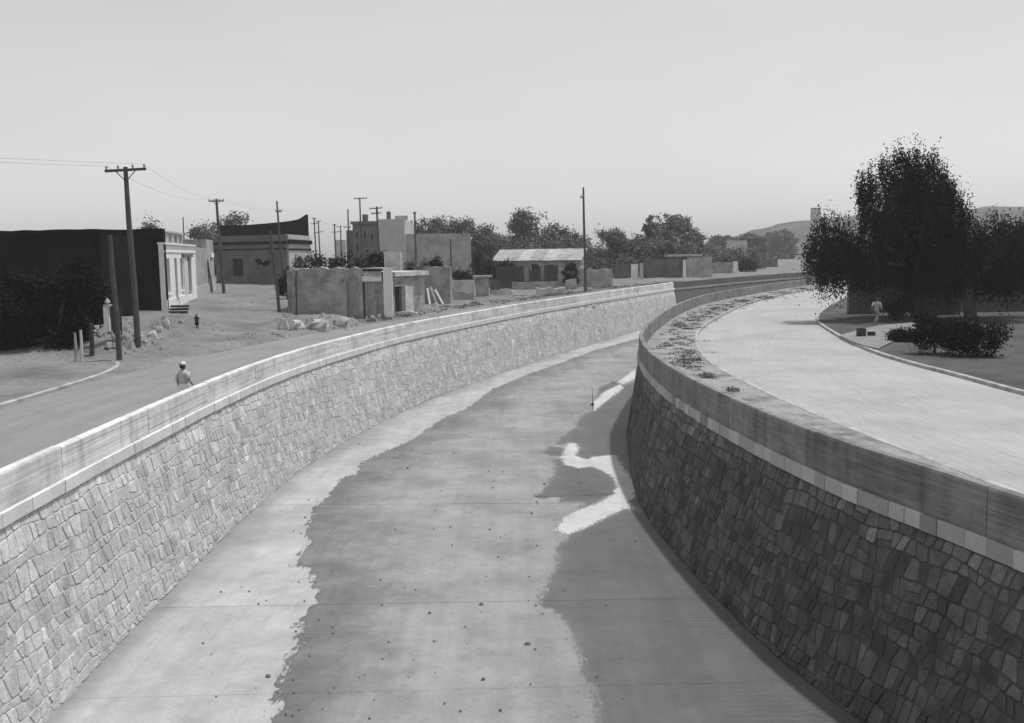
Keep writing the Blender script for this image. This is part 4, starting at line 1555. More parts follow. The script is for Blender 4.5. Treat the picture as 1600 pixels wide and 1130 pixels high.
def wire(A_, B_, sag, label, rad=.0055):
    pts = [A_.lerp(B_, t) - Vector((0, 0, sag * 4 * t * (1 - t))) for t in np.linspace(0, 1, 13)]
    o = MB().tube(pts, rad, 4, cap=False).build('overhead_wire', 'metal_dark')
    tag(o, label, 'wire', 'overhead wires')


wire(e1[0], e3[0], .6, 'overhead wire joining the left crossarm ends of the two nearer utility poles')
wire(e1[3], e3[3], .6, 'overhead wire joining the right crossarm ends of the two nearer utility poles')
wire(e1[0], Vector((e1[0].x - 20, e1[0].y - 33, e1[0].z + .3)), .5, 'overhead wire running out of the picture from the left crossarm end of the corner pole')
wire(e1[3], Vector((e1[3].x - 20, e1[3].y - 33, e1[3].z + .3)), .5, 'overhead wire running out of the picture from the right crossarm end of the corner pole')
wire(e8[0], e9[3], .25, 'overhead wire between the two crossarm pole and the pole before the blank grey wall')
wire(e5[3], e10[0], .4, 'overhead wire from the thin pole towards the dark two storey house')
wire(e3[3], e5[0], .35, 'overhead wire between the pole before the dark building and the thin pole')


# ------------------------------------------------------------------ foliage
def leaf_mesh(name, C, size, r, tone, droop=0.0):
    """C: (N,3) leaf centres -> rhombic leaves with random attitude"""
    N = len(C)
    a = r.normal(size=(N, 3))
    if droop:
        a[:, 2] -= droop
    a /= np.linalg.norm(a, axis=1)[:, None]
    b = np.cross(a, r.normal(size=(N, 3)))
    b /= np.linalg.norm(b, axis=1)[:, None]
    L_ = size * r.uniform(.7, 1.4, (N, 1))
    Wd = L_ * r.uniform(.4, .65, (N, 1))
    V = np.empty((N, 4, 3))
    V[:, 0] = C - a * L_
    V[:, 1] = C - b * Wd
    V[:, 2] = C + a * L_
    V[:, 3] = C + b * Wd
    me = bpy.data.meshes.new(name)
    me.vertices.add(4 * N)
    me.vertices.foreach_set('co', V.reshape(-1).astype(np.float32))
    me.loops.add(4 * N)
    me.loops.foreach_set('vertex_index', np.arange(4 * N, dtype=np.int32))
    me.polygons.add(N)
    me.polygons.foreach_set('loop_start', np.arange(0, 4 * N, 4, dtype=np.int32))
    at_ = me.attributes.new('tone', 'FLOAT', 'FACE')
    at_.data.foreach_set('value', tone.astype(np.float32))
    me.update()
    me.validate()
    return me


def crown_points(lobes, nclump, per, rc, r, droop=0.0):
    lob = np.array([l[:3] for l in lobes])
    rad = np.array([l[3:6] for l in lobes])
    w = rad.prod(1) ** 0.42
    idx = r.choice(len(lobes), nclump, p=w / w.sum())
    d = r.normal(size=(nclump, 3))
    d /= np.linalg.norm(d, axis=1)[:, None]
    rr = r.uniform(.35, 1.0, (nclump, 1)) ** .5 * r.uniform(.85, 1.12, (nclump, 1))
    cc = lob[idx] + d * rad[idx] * rr
    ct = r.uniform(.5, 1.7, nclump)
    P = np.repeat(cc, per, 0)
    off = r.normal(size=(len(P), 3)) * rc * np.repeat(r.uniform(.6, 1.4, nclump), per)[:, None]
    if droop:
        off[:, 2] = off[:, 2] * 1.6 - np.abs(r.normal(size=len(P))) * droop
        off[:, :2] *= .7
    return P + off, np.repeat(ct, per) * r.uniform(.75, 1.25, len(P))


def tree(name, base, lobes, label, material='leaf', nclump=150, per=22, rc=.35, leaf=.2, trunk_r=.25, seed=0, droop=0, cat='tree', group=None, limbs=6):
    r = np.random.default_rng(seed)
    rr = random.Random(seed)
    t = empty(name, base, label, cat, group)
    C, tone = crown_points(lobes, nclump, per, rc, r, droop)
    C[:, 2] = np.maximum(C[:, 2], base.z + .06)
    me = leaf_mesh('crown', C - np.array(base), leaf, r, tone, droop * 1.5)
    o = link('crown', me, material, t)
    o.location = base
    top = max(lobes, key=lambda l: l[2])
    m = MB()
    cz = sum(l[2] for l in lobes) / len(lobes)
    fork = Vector((base.x + (top[0] - base.x) * .2, base.y + (top[1] - base.y) * .2, base.z + (cz - base.z) * .55))
    m.tube([base - Vector((0, 0, .3)), base.lerp(fork, .5) + Vector((rr.uniform(-.1, .1), 0, 0)), fork], [trunk_r * 1.25, trunk_r, trunk_r * .8], 8)
    for l in sorted(lobes, key=lambda l: -l[3])[:limbs]:
        e = Vector(l[:3])
        mid = fork.lerp(e, .5) + Vector((rr.uniform(-.3, .3), rr.uniform(-.3, .3), rr.uniform(0, .4)))
        m.tube([fork, mid, e], [trunk_r * .55, trunk_r * .35, trunk_r * .12], 6)
    m.build('trunk', 'bark', t, smooth=True)
    return t


def ftree(px, ytop, hw, Y, label, ybase=None, seed=1, material='leaf', dens=1.0, flat_=1.0, zb=None, cat='tree', name='tree', lob=None):
    """a tree given by its outline in the photo and its distance"""
    r = random.Random(seed * 77 + 5)
    k = Y / F
    c = at(px, ytop, Y)
    g = ground(c.x, c.y) if zb is None else zb
    H = c.z - g
    W_ = hw * k * 1.2
    lobes = []
    n = lob or max(4, min(10, int(H / 1.0) + 3))
    for i in range(n):
        f_ = (i + .5) / n
        zz = g + H * (.18 + .66 * f_)
        spread = W_ * (.72 if f_ < .7 else .72 * (1 - (f_ - .7) * 1.5))
        s_ = W_ * r.uniform(.36, .56) * (1 if f_ < .7 else .8)
        lobes.append((c.x + r.uniform(-1, 1) * spread, Y + r.uniform(-1, 1) * spread * .7, zz, s_, s_, min(s_ * r.uniform(.75, 1.0), H * .32)))
    lobes.append((c.x + r.uniform(-.15, .15) * W_, Y, c.z - H * .15, W_ * .55, W_ * .5, H * .13))
    lobes.append((c.x + r.choice((-.4, .4)) * W_, Y, c.z - H * .24, W_ * .45, W_ * .45, H * .15))
    for dx in (-.55, .55):
        lobes.append((c.x + dx * W_, Y, g + H * .42, W_ * .42, W_ * .5, H * .26))
    leafsz = max(.10, 1.9 * k)
    area = W_ * H
    ncl = int(max(40, min(330, area * 5.0)) * dens)
    base = Vector((c.x, Y, g))
    return tree(name, base, lobes, label, material, ncl, 34, max(.16, min(.42, W_ * .16)), leafsz, max(.06, min(.3, H * .035)), seed, cat=cat)


far = [
    (228, 337, 24, 112, 'round tree top rising behind the shaded house roof'),
    (330, 347, 30, 150, 'low spreading tree between white house and dark corner building'),
    (366, 331, 22, 150, 'round topped tree just behind the dark corner building'),
    (312, 352, 20, 140, 'small tree over the grey house roof'),
    (660, 341, 27, 160, 'leafy tree above the left part of the blank grey wall'),
    (692, 338, 26, 162, 'leafy tree behind the middle of the blank grey wall'),
    (722, 335, 24, 164, 'taller tree behind the right part of the blank grey wall'),
    (752, 347, 26, 158, 'tree just right of the blank grey wall'),
    (778, 368, 26, 148, 'pale bushy tree low behind the barn roof left end'),
    (826, 325, 33, 168, 'tall dark tree with highest crown behind the tin roofed barn'),
    (866, 349, 30, 166, 'dark tree right of the tallest crown behind the barn'),
    (893, 364, 22, 164, 'small tree behind the right end of the barn'),
    (805, 378, 30, 145, 'low grey green tree directly over the barn roof'),
    (950, 358, 30, 172, 'rounded tree right of the lone pole'),
    (928, 385, 22, 168, 'low tree directly beside the lone pole'),
    (1046, 331, 36, 182, 'large tree with leaning round crown in the middle distance'),
    (1016, 336, 10, 180, 'narrow spire shaped tree left of the large leaning crown'),
    (1003, 366, 26, 178, 'bushy tree below the narrow spire tree'),
    (1084, 358, 17, 184, 'slim tree right of the large leaning crown'),
    (1070, 378, 34, 176, 'broad low tree behind the long dark distant wall'),
    (1112, 384, 22, 230, 'hazy low tree right of the slim tree'),
    (1130, 371, 26, 330, 'very hazy tree on the slope far behind the white wall end'),
    (1172, 366, 24, 340, 'very hazy tree on the slope before the hill'),
    (1140, 388, 24, 210, 'low hazy tree behind the wall right of the small distant house'),
    (1166, 390, 20, 215, 'low hazy tree above the roadside bush'),
    (1215, 360, 26, 420, 'faint tree at the foot of the hill'),
    (612, 405, 16, 170, 'small tree beside the pale house'),
    (845, 372, 34, 150, 'broad bushy tree just above the middle of the barn roof'),
    (905, 382, 26, 160, 'low bushy tree filling the gap right of the barn'),
    (985, 380, 30, 174, 'low broad tree between the rounded tree and the spire tree'),
    (1030, 376, 30, 172, 'dark low tree in front of the large leaning crown'),
    (765, 362, 22, 160, 'narrow tree between the blank wall and the barn'),

]
for i, (px, yt, hw, Y, lab) in enumerate(far):
    ftree(px, yt, hw, Y, lab, seed=i + 10, material='leaf' if i % 3 else 'leaf_grey')
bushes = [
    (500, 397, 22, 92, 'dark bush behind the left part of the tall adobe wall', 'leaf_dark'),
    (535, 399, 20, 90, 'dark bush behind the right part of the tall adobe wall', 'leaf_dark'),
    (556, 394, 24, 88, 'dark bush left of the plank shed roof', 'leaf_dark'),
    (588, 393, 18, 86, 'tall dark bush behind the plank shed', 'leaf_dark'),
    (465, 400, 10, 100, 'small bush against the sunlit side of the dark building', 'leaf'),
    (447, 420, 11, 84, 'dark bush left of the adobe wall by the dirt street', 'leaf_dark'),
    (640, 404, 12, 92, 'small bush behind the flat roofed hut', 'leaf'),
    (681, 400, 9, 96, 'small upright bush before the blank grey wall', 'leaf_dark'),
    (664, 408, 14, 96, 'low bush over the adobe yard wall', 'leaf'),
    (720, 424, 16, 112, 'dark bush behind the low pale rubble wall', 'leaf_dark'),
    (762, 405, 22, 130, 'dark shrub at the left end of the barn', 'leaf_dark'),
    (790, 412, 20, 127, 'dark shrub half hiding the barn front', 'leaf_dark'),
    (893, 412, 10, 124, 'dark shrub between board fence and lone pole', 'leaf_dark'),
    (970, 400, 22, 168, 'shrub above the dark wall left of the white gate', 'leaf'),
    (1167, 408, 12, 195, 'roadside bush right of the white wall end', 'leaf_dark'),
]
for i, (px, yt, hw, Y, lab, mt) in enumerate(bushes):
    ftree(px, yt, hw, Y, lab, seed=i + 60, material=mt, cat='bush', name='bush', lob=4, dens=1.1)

# big pepper trees on the right
YR = 62.0


def lobes_px(L, Y, dy, seed):
    r = random.Random(seed)
    out = []
    for (px, py, rx, ry) in L:
        yy = Y + r.uniform(-dy, dy)
        c = at(px, py, yy)
        k = yy / F
        out.append((c.x, c.y, c.z, rx * k, (rx + ry) / 2 * k, ry * k))
    return out


R1 = [(1430, 256, 34, 30), (1450, 292, 32, 42), (1396, 262, 30, 28), (1356, 288, 18, 26), (1380, 318, 36, 34), (1420, 300, 34, 34), (1470, 312, 24, 44), (1420, 340, 50, 50), (1405, 395, 55, 45), (1350, 375, 42, 36), (1300, 358, 34, 30), (1278, 390, 26, 24),
      (1310, 400, 40, 30), (1345, 408, 40, 22), (1298, 412, 26, 12), (1400, 415, 50, 18), (1462, 350, 30, 50), (1430, 410, 40, 24), (1365, 395, 46, 30)]
b_ = flat(1398, 490, .1)
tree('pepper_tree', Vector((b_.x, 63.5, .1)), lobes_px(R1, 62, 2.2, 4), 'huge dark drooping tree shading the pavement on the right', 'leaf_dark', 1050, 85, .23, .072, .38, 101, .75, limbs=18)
R2 = [(1488, 335, 26, 40), (1505, 375, 30, 40), (1490, 400, 40, 40), (1530, 405, 40, 40), (1480, 415, 40, 22), (1560, 370, 40, 40), (1590, 400, 45, 40), (1560, 415, 45, 24), (1620, 390, 40, 50)]
b_ = flat(1520, 500, .1)
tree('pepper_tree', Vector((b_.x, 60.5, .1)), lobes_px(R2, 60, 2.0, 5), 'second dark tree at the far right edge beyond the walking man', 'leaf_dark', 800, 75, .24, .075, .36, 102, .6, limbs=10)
# shrubs at the right kerb
for i, (px, py, w_, h_, lab) in enumerate(((1470, 556, 46, 50, 'large dark shrub at the right edge of the verge'), (1422, 535, 15, 13, 'small round dark shrub left of the large shrub'), (1408, 535, 9, 8, 'smallest dark shrub on the verge near the boxes'),
                                           (1540, 560, 50, 46, 'dark shrub past the right frame edge by the verge'), (1412, 502, 26, 30, 'black shrub in the gap between the garden wall and the gate pier'))):
    b_ = flat(px, py, .12)
    k = b_.y / F
    r = random.Random(i)
    lob = [(b_.x + r.uniform(-.6, .6) * w_ * k, b_.y + .5 + r.uniform(-.4, .4), .12 + h_ * k * r.uniform(.4, .95), w_ * k * .5, w_ * k * .45, h_ * k * .45) for _ in range(6)]
    tree('shrub', Vector((b_.x, b_.y + .5, .12)), lob, lab, 'leaf_dark', int(40 + w_ * 4), 24, .13, .055, .05, 130 + i, cat='shrub', limbs=4)
# dark foliage at the left edge
L1 = [(40, 480, 60, 50), (95, 490, 34, 40), (118, 520, 18, 26), (60, 535, 45, 34), (98, 552, 20, 18), (20, 560, 40, 30), (140, 470, 22, 30), (120, 440, 26, 24)]
YD = G(150, 514).y + 1.5
dp, dq = Vector(at(-80, 500, YD + 1)[:2]), Vector(at(163, 500, YD)[:2])
hL = empty('house', ((dp.x + dq.x) / 2, YD + 3, .3), 'black flat topped house in deep shade at the left edge', 'house')
zd_ = at(120, 366, YD).z
opl = [(u_at(100, dp, (dq - dp).normalized()), u_at(116, dp, (dq - dp).normalized()), .3, 2.7)]
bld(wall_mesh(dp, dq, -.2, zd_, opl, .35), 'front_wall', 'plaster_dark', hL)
bld(plate(dp, (dq - dp).normalized(), opl[0][0] + .003, opl[0][1] - .003, .303, 2.697, .2, .26), 'door', 'opening', hL)
bld(rough_wall(dq + Vector((-.36, .37)), dq + Vector((-1.5, 9.0)), -.2, zd_, .35, r9, .6, .04, .01), 'side_wall', 'plaster_dark', hL)
bld(plate(dp, (dq - dp).normalized(), -.1, (dq - dp).length + .1, zd_ + .003, zd_ + .12, -.12, .5), 'coping', 'plaster_dark', hL)
b_ = G(95, 560)
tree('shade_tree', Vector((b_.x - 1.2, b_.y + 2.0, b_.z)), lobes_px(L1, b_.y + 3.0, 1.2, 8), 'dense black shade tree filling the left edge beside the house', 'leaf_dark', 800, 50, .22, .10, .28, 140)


def weeds(name, spots, n, material, leaf, r, spread, zb):
    C, T = [], []
    for (x, y, h) in spots:
        k = r.integers(n // 2, n)
        C.append(np.stack([x + r.normal(0, spread, k), y + r.normal(0, spread, k), zb + np.abs(r.normal(0, h, k))], 1))
        T.append(np.full(k, r.uniform(.6, 1.3)))
    o = link(name, leaf_mesh(name, np.concatenate(C), leaf, r, np.concatenate(T)), material)
    return tag(o, kind='stuff')


rw = np.random.default_rng(44)
sp = []
for (px, py, n, sx, sy) in ((1075, 560, 16, 14, 10), (1060, 530, 14, 18, 14), (1070, 508, 16, 20, 5), (1092, 495, 14, 16, 5), (1115, 485, 14, 18, 4), (1140, 477, 12, 18, 3), (1165, 471, 14, 14, 2), (1195, 465, 16, 14, 2), (1107, 588, 5, 6, 3), (1145, 611, 2, 4, 2),
                            (1225, 458, 14, 14, 2), (1250, 452, 14, 12, 2)):
    for _ in range(n * 4):
        p = flat(px + rw.normal(0, sx * .8), py + rw.normal(0, sy * .9), .12)
        dk = NK.near(p.x, p.y)
        if RW.near(p.x, p.y)[1] > .5 and dk[1] > .12:
            sp.append((p.x, p.y, rw.uniform(.008, .04)))
weeds('weeds', sp, 26, 'leaf', .04, rw, .13, .118)
sp = []
for _ in range(260):
    px, py = rw.uniform(470, 960), 0
    u = 7.4 + abs(rw.normal(0, 1.2))
    s = rw.uniform(95, 190)
    x, y = LG.pos(s, -u)
    sp.append((x, y, rw.uniform(.04, .14)))
C_ = []
r_ = np.random.default_rng(6)
o = weeds('roadside_weeds', sp, 30, 'leaf_grey', .07, r_, .2, .08)


# ------------------------------------------------------------------ rocks on the banks
def rock(px, py, w_, h_, label, seed, d=None, group='stones on the earth banks'):
    r = random.Random(seed)
    b_ = G(px, py)
    k = b_.y / F
    rx, rz = w_ * k / 2, h_ * k
    ry = d or rx * .8
    m = MB()
    n = 9
    for (f_, s_) in ((-.3, 1.05), (.2, 1.0), (.62, .82), (.86, .5)):
        for j in range(n):
            a = 2 * math.pi * j / n
            q = s_ * r.uniform(.74, 1.16)
            ca, sa = math.cos(a), math.sin(a)
            e = 1 / max(abs(ca), abs(sa)) ** .55
            m.v.append((b_.x + rx * ca * q * e * .9, b_.y + ry * .9 + ry * sa * q * e * .9, b_.z + rz * f_ * r.uniform(.8, 1.12)))
    for i in range(3):
        for j in range(n):
            m.f.append((i * n + j, i * n + (j + 1) % n, (i + 1) * n + (j + 1) % n, (i + 1) * n + j))
    m.f += [tuple(range(n))[::-1], tuple(range(3 * n, 4 * n))]
    o = m.build('boulder', 'rock')
    fixnormals(o.data)
    tag(o, label, 'boulder', group)


for i, (px, py, w_, h_, lab) in enumerate(((496, 516, 40, 19, 'long squared stone slab at the front of the earth mound'), (532, 511, 32, 17, 'second stone slab right of the long slab on the mound'), (442, 516, 18, 19, 'rounded boulder at the left tip of the mound'),
                                           (463, 515, 26, 15, 'low dark boulder beside the rounded one on the mound'), (582, 500, 10, 7, 'stone in front of the plank shed door'), (592, 499, 8, 9, 'small stone right of the shed door stone'),
                                           (196, 548, 26, 24, 'large boulder beside the corner pole on the bank'), (235, 531, 20, 15, 'boulder at the lower end of the eroded street bank'), (258, 512, 14, 15, 'boulder high on the eroded street bank'),
                                           (246, 520, 16, 12, 'middle boulder of the eroded street bank'), (281, 505, 10, 6, 'flat stone beside the dirt street below the steps'), (680, 478, 12, 5, 'pale stone at the foot of the hut'),
                                           (806, 462, 8, 5, 'white stone left of the rubble heap'), (730, 476, 10, 5, 'stone on the verge below the low pale wall'))):
    rock(px, py, w_, h_, lab, i + 200)

rm_ = MB()
rr_ = random.Random(77)
zones = [((185, 275), (500, 548), 150), ((440, 560), (488, 516), 170), ((565, 700), (478, 503), 110), ((700, 960), (452, 482), 200), ((230, 430), (455, 535), 90), ((150, 215), (515, 555), 60), ((838, 884), (450, 463), 90)]
for (xa, xb), (ya, yb), n_ in zones:
    for _ in range(n_):
        b_ = G(rr_.uniform(xa, xb), rr_.uniform(ya, yb))
        a_ = rr_.uniform(.03, .09) * (2.4 if rr_.random() < .15 else 1)
        n = 6
        ang = rr_.uniform(0, 6)
        ring = [(math.cos(ang + 6.283 * k / n) * a_ * rr_.uniform(.7, 1.3), math.sin(ang + 6.283 * k / n) * a_ * rr_.uniform(.7, 1.3)) for k in range(n)]
        hh = a_ * rr_.uniform(.6, 1.3)
        vs_ = [(b_.x + q[0], b_.y + q[1], b_.z - .05) for q in ring] + [(b_.x + q[0] * .6, b_.y + q[1] * .6, b_.z + hh * rr_.uniform(.7, 1.1)) for q in ring]
        rm_.add(vs_, [(k, (k + 1) % n, n + (k + 1) % n, n + k) for k in range(n)] + [tuple(range(n, 2 * n))])
o = rm_.build('rubble', 'rock', None, origin=(0, 0, 0))
tag(o, kind='stuff')

# ------------------------------------------------------------------ boxes on the right pavement
for (x0, x1, y0, y1, lab) in ((1342, 1353.5, 513, 527, 'taller dark wooden crate standing on the right verge'), (1358.5, 1368, 518.5, 526, 'small low dark crate beside the taller crate')):
    b_ = flat((x0 + x1) / 2, y1, .13)
    k = b_.y / F
    wd, hg = (x1 - x0) * k / 2, (y1 - y0) * k
    cr = empty('crate', b_, lab, 'crate', 'crates on the verge')
    ns = 4
    for i in range(ns):
        z0_ = .12 + hg * i / ns
        MB().box((b_.x, b_.y + .02, z0_ + hg / ns * .46), (wd, .018, hg / ns * .45)).build('slat', 'wood_dark', cr)
        MB().box((b_.x, b_.y + 2 * wd, z0_ + hg / ns * .46), (wd, .018, hg / ns * .45)).build('slat', 'wood_dark', cr)
        for sx in (-1, 1):
            MB().box((b_.x + sx * (wd - .018), b_.y + wd + .01, z0_ + hg / ns * .46), (.016, wd - .03, hg / ns * .45)).build('slat', 'wood_dark', cr)
    MB().box((b_.x, b_.y + wd, .12 + hg - .06), (wd - .04, wd - .04, .02)).build('lid', 'wood_dark', cr)
# shaded garden walls behind the right tree
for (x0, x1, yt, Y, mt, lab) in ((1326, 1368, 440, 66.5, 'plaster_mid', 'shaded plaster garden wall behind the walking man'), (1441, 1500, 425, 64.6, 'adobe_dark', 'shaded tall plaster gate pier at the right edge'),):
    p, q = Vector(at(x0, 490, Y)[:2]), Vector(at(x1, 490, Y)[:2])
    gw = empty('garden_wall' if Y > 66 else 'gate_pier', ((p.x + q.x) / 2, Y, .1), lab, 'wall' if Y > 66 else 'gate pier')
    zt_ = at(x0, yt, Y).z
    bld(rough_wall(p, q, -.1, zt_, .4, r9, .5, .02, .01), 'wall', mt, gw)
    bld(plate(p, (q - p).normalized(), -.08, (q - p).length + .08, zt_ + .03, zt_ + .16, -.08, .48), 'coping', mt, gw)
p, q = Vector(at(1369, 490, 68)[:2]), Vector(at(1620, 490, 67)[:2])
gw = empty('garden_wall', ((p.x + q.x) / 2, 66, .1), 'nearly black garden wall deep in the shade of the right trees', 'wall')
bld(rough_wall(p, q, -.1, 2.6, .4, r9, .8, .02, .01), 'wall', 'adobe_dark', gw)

# ------------------------------------------------------------------ far hill and its tower
rows = []
hr = np.random.default_rng(12)
prof = [(1000, 401), (1060, 397), (1110, 384), (1150, 372), (1190, 358), (1215, 352), (1245, 346), (1290, 342), (1340, 338), (1420, 330), (1520, 326), (1620, 322), (1750, 330)]
YH_ = 640.0
X_ = np.arange(60, 640, 6.0)
hz_ = np.interp(X_, [at(a, b, YH_).x for a, b in prof], [at(a, b, YH_).z for a, b in prof])
for j, (yy, f_) in enumerate(((430, -.06), (470, .12), (510, .32), (550, .58), (590, .82), (620, .95), (640, 1.0), (670, .98), (720, .8), (800, .4))):
    rows.append([(x, yy + hr.normal(0, 3), max(-1.0, h * f_ + hr.normal(0, .5 if 0 < f_ else 0) * min(1, h / 12))) for x, h in zip(X_, hz_)])
sheet('hill', rows, 'hill')
tw = at(1276, 345, 640)
t_ = empty('tower', Vector((tw.x, 640, tw.z - 3)), 'faint square tower on the hilltop left of the big tree', 'tower')
zt_ = at(1276, 326, 640).z
bld(wall_mesh((tw.x - 2.6, 640), (tw.x + 2.6, 640), tw.z - 4, zt_, ((1.2, 2.0, zt_ - 2.6, zt_ - 1.0), (3.2, 4.0, zt_ - 2.6, zt_ - 1.0)), .4), 'wall', 'plaster_pale', t_)  # pale wall makes the tower fade, haze put into its colour
plan_box('body', [(tw.x - 2.6, 640.42), (tw.x + 2.6, 640.42), (tw.x + 2.6, 645), (tw.x - 2.6, 645)], tw.z - 4, zt_ - .2, 'plaster_grey', t_)
plan_box('roof', [(tw.x - 2.9, 639.7), (tw.x + 2.9, 639.7), (tw.x + 2.9, 645.3), (tw.x - 2.9, 645.3)], zt_ + .003, zt_ + .5, 'plaster_mid', t_)


# ------------------------------------------------------------------ people
def skin_body(name, joints, edges, root, loc, yaw, material, parent):
    """joints: {key: (x, y, z, radius)} in metres, facing +Y"""
    keys = list(joints)
    me = bpy.data.meshes.new(name)
    me.from_pydata([joints[k][:3] for k in keys], [(keys.index(a), keys.index(b)) for a, b in edges], [])
    ob = bpy.data.objects.new(name, me)
    COL.objects.link(ob)
    md = ob.modifiers.new('skin', 'SKIN')
    for i, k in enumerate(keys):
        sv = me.skin_vertices[0].data[i]
        rr = joints[k][3]
        sv.radius = rr if isinstance(rr, tuple) else (rr, rr)
        sv.use_root = (k == root)
    sb = ob.modifiers.new('sub', 'SUBSURF')
    sb.levels = sb.render_levels = 2
    dg = bpy.context.evaluated_depsgraph_get()
    ev = ob.evaluated_get(dg)
    m2 = bpy.data.meshes.new_from_object(ev)
    bpy.data.objects.remove(ob)
    m2.transform(Matrix.Translation(loc) @ Matrix.Rotation(yaw, 4, 'Z') @ Matrix.Translation((0, 0, 0)))
    m2.transform(Matrix.Translation(-Vector(loc)))
    m2.polygons.foreach_set('use_smooth', [True] * len(m2.polygons))
    m2.materials.clear()
    o = link(name, m2, material, parent)
    o.location = loc
    return o


def rot(p, loc, yaw, s=1.0):
    c, s_ = math.cos(yaw), math.sin(yaw)
    return (loc[0] + (p[0] * c - p[1] * s_) * s, loc[1] + (p[0] * s_ + p[1] * c) * s, loc[2] + p[2] * s)


EDGES = [('pel', 'waist'), ('waist', 'chest'), ('chest', 'neck'), ('neck', 'head0'), ('head0', 'head1')]
for sd in 'lr':
    EDGES += [('chest', 'sh' + sd), ('sh' + sd, 'el' + sd), ('el' + sd, 'wr' + sd), ('wr' + sd, 'ha' + sd), ('pel', 'hip' + sd), ('hip' + sd, 'kn' + sd), ('kn' + sd, 'an' + sd), ('an' + sd, 'to' + sd)]


def person(loc, H, yaw, pose, label, parts):
    """pose: offsets for limbs, for a 1.0 high figure facing +Y"""
    J = {'pel': (0, 0, .53, (.085, .065)), 'waist': (0, 0, .61, (.075, .055)), 'chest': (0, .005, .74, (.088, .062)), 'neck': (0, .005, .84, .033), 'head0': (0, .012, .885, (.046, .052)), 'head1': (0, .012, .955, (.045, .055))}
    for sd, sg_ in (('l', -1), ('r', 1)):
        J['sh' + sd] = (sg_ * .105, 0, .80, .036)
        J['el' + sd] = (sg_ * .13, -.01, .645, .026)
        J['wr' + sd] = (sg_ * .135, .02, .515, .019)
        J['ha' + sd] = (sg_ * .132, .03, .465, .02)
        J['hip' + sd] = (sg_ * .05, 0, .50, .058)
        J['kn' + sd] = (sg_ * .052, .01, .28, .038)
        J['an' + sd] = (sg_ * .052, -.01, .05, .024)
        J['to' + sd] = (sg_ * .058, .07, .022, .022)
    for k, v in pose.items():
        J[k] = (*v, J[k][3])
    def sc(rr):
        return tuple(q * H for q in rr) if isinstance(rr, tuple) else rr * H
    J = {k: (v[0] * H, v[1] * H, v[2] * H, sc(v[3])) for k, v in J.items()}
    p = empty('person', loc, label, 'person')
    skin_body('body', J, EDGES, 'pel', loc, yaw, 'skin', p)

    def ring_part(name, rings, material):
        m = MB()
        n = 16
        for (cx, cy_, z, rx, ry) in rings:
            for k in range(n):
                w = 2 * math.pi * k / n
                m.v.append(rot(((cx + rx * math.cos(w)), (cy_ + ry * math.sin(w)), z), loc, yaw, H))
        for i in range(len(rings) - 1):
            for k in range(n):
                m.f.append((i * n + k, i * n + (k + 1) % n, (i + 1) * n + (k + 1) % n, (i + 1) * n + k))
        m.f += [tuple(range(n))[::-1], tuple((len(rings) - 1) * n + k for k in range(n))]
        o = m.build(name, material, p, smooth=True)
        fixnormals(o.data)

    def limb_part(name, keys, rads, material):
        pts = [Vector(rot(tuple(c / H for c in J[k][:3]), loc, yaw, H)) for k in keys]
        o = MB().tube(pts, [q * H for q in rads], 10).build(name, material, p, smooth=True)
        fixnormals(o.data)
    for kind, *a in parts:
        (ring_part if kind == 'ring' else limb_part)(*a)
    # face
    for sx in (-1, 1):
        c_ = rot((sx * .02, .062, .925), loc, yaw, H)
        MB().box(c_, (.006 * H, .006 * H, .004 * H), (math.cos(yaw), math.sin(yaw))).build('eye', 'hair', p)
        c_ = rot((sx * .05, .01, .92), loc, yaw, H)
        MB().box(c_, (.006 * H, .010 * H, .017 * H), (math.cos(yaw), math.sin(yaw))).build('ear', 'skin', p)
    MB().box(rot((0, .07, .905), loc, yaw, H), (.007 * H, .009 * H, .013 * H), (math.cos(yaw), math.sin(yaw)), .5).build('nose', 'skin', p)
    MB().box(rot((0, .063, .884), loc, yaw, H), (.015 * H, .005 * H, .003 * H), (math.cos(yaw), math.sin(yaw))).build('mouth', 'hair', p)
    return p


hair = ('ring', 'hair', [(0, -.008, .875, .046, .045), (0, -.014, .91, .055, .052), (0, -.006, .95, .057, .062), (0, .0, .985, .045, .052), (0, .002, 1.0, .015, .018)], 'hair')
wl = flat(285, 566, 1.52)
person(Vector((wl.x, wl.y, 0)), 1.52, math.radians(165) + math.pi, {'elr': (.135, -.03, .66), 'wrr': (.16, .05, .56), 'har': (.165, .08, .53)},
       'woman in dark blouse and grey skirt walking behind the left parapet, seen from behind',
       [('ring', 'skirt', [(0, 0, .24, .135, .115), (0, 0, .35, .13, .11), (0, 0, .5, .115, .09), (0, 0, .58, .095, .072), (0, 0, .63, .082, .062)], 'cloth_mid'),
        ('ring', 'blouse', [(0, 0, .575, .098, .076), (0, 0, .62, .088, .068), (0, 0.004, .70, .10, .078), (0, .004, .77, .112, .078), (0, .004, .815, .108, .062), (0, .005, .845, .045, .04)], 'cloth_dark'),
        ('limb', 'sleeve', ['shl', 'ell'], [.052, .042], 'cloth_dark'), ('limb', 'sleeve', ['shr', 'elr'], [.052, .042], 'cloth_dark'),
        ('ring', 'headscarf', [(.012, .0, .945, .06, .064), (.012, .0, .975, .058, .062), (.012, .0, 1.0, .042, .048), (.012, 0, 1.012, .015, .018)], 'cloth_white'), hair])
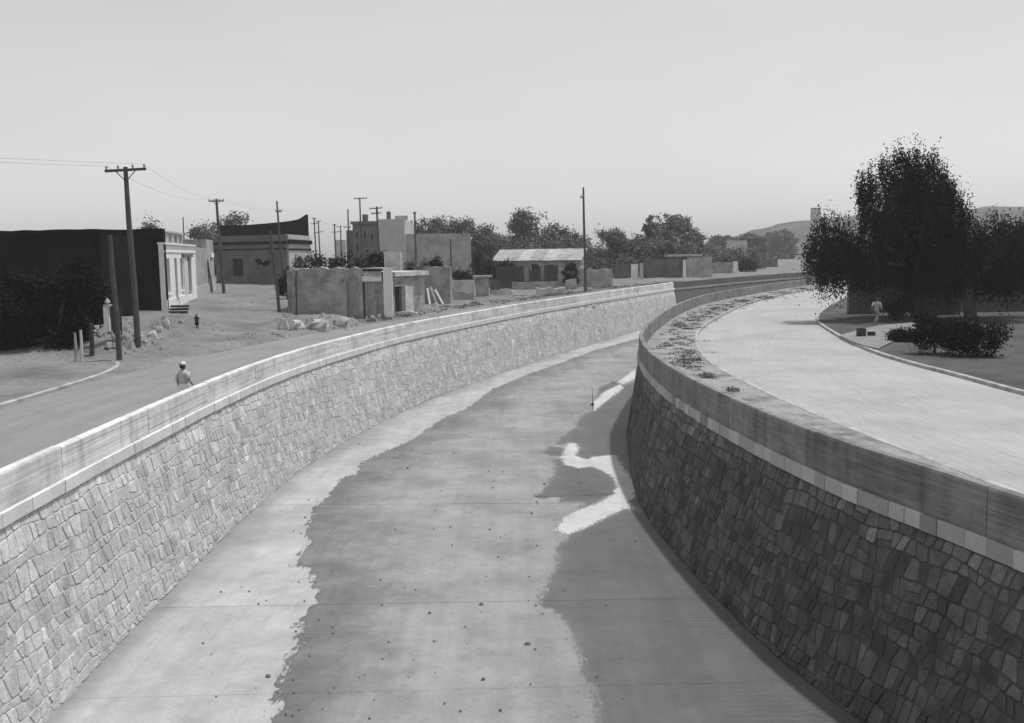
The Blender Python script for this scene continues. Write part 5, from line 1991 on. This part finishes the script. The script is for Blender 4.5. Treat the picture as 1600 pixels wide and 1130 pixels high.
# man walking on the right pavement
wr_ = flat(1369, 507, .12)
person(Vector((wr_.x, wr_.y, .12)), 1.62, math.radians(-55), {'knl': (-.05, .11, .29), 'anl': (-.05, .14, .05), 'tol': (-.055, .21, .03), 'knr': (.05, -.03, .28), 'anr': (.05, -.17, .07), 'tor': (.055, -.10, .025),
                                                            'ell': (-.13, -.08, .66), 'wrl': (-.135, -.10, .54), 'hal': (-.13, -.10, .49), 'elr': (.13, .06, .66), 'wrr': (.13, .13, .55), 'har': (.13, .16, .51)},
       'man in white shirt and pale trousers striding under the right trees',
       [('ring', 'shirt', [(0, 0, .5, .10, .08), (0, 0, .56, .096, .076), (0, 0, .62, .09, .07), (0, .004, .72, .104, .08), (0, .004, .785, .115, .075), (0, .004, .82, .10, .06), (0, .005, .848, .042, .04)], 'cloth_shaded'),
        ('limb', 'sleeve', ['shl', 'ell', 'wrl'], [.052, .042, .034], 'cloth_shaded'), ('limb', 'sleeve', ['shr', 'elr', 'wrr'], [.052, .042, .034], 'cloth_shaded'),
        ('limb', 'trouser_leg', ['hipl', 'knl', 'anl'], [.072, .056, .042], 'cloth_shaded'), ('limb', 'trouser_leg', ['hipr', 'knr', 'anr'], [.072, .056, .042], 'cloth_shaded'), hair])
# child in the dirt street
wc = G(308, 514)
person(wc, .86, math.radians(-20), {'knl': (-.05, .05, .28), 'anl': (-.05, .0, .05), 'elr': (.16, .03, .66), 'wrr': (.2, .06, .58), 'har': (.21, .07, .55)},
       'small child in black dress standing in the dirt street',
       [('ring', 'dress', [(0, 0, .26, .17, .14), (0, 0, .4, .14, .11), (0, 0, .58, .105, .08), (0, 0, .68, .105, .08), (0, .004, .78, .115, .078), (0, .004, .82, .10, .06), (0, .005, .85, .045, .04)], 'cloth_black'),
        ('limb', 'sleeve', ['shl', 'ell'], [.052, .045], 'cloth_black'), ('limb', 'sleeve', ['shr', 'elr'], [.052, .045], 'cloth_black'), hair])
# far walker on the distant street
wf = flat(1195, 419, .1)
person(Vector((wf.x, wf.y, .1)), 1.6, .6, {'knl': (-.05, .06, .28), 'anl': (-.05, .07, .05)}, 'distant person in white shirt on the street before the hill',
       [('ring', 'shirt', [(0, 0, .5, .10, .08), (0, 0, .62, .09, .07), (0, .004, .785, .115, .075), (0, .005, .848, .042, .04)], 'cloth_white'),
        ('limb', 'trouser_leg', ['hipl', 'knl', 'anl'], [.072, .056, .042], 'cloth_dark'), ('limb', 'trouser_leg', ['hipr', 'knr', 'anr'], [.072, .056, .042], 'cloth_dark'), hair])

# ------------------------------------------------------------------ haze
hm = MB()
hm.box((300, 395, 23), (1400, 465, 33))
hz = hm.build('haze', None, None, origin=(0, 0, 0))
vm = bpy.data.materials.new('haze')
vm.use_nodes = True
vm.node_tree.nodes.clear()
vo = vm.node_tree.nodes.new('ShaderNodeOutputMaterial')
pv = vm.node_tree.nodes.new('ShaderNodeVolumePrincipled')
pv.inputs['Color'].default_value = (1, 1, 1, 1)
pv.inputs['Density'].default_value = 0.0003
pv.inputs['Anisotropy'].default_value = 0.0
vm.node_tree.links.new(pv.outputs[0], vo.inputs['Volume'])
hz.data.materials.append(vm)
tag(hz, kind='stuff')
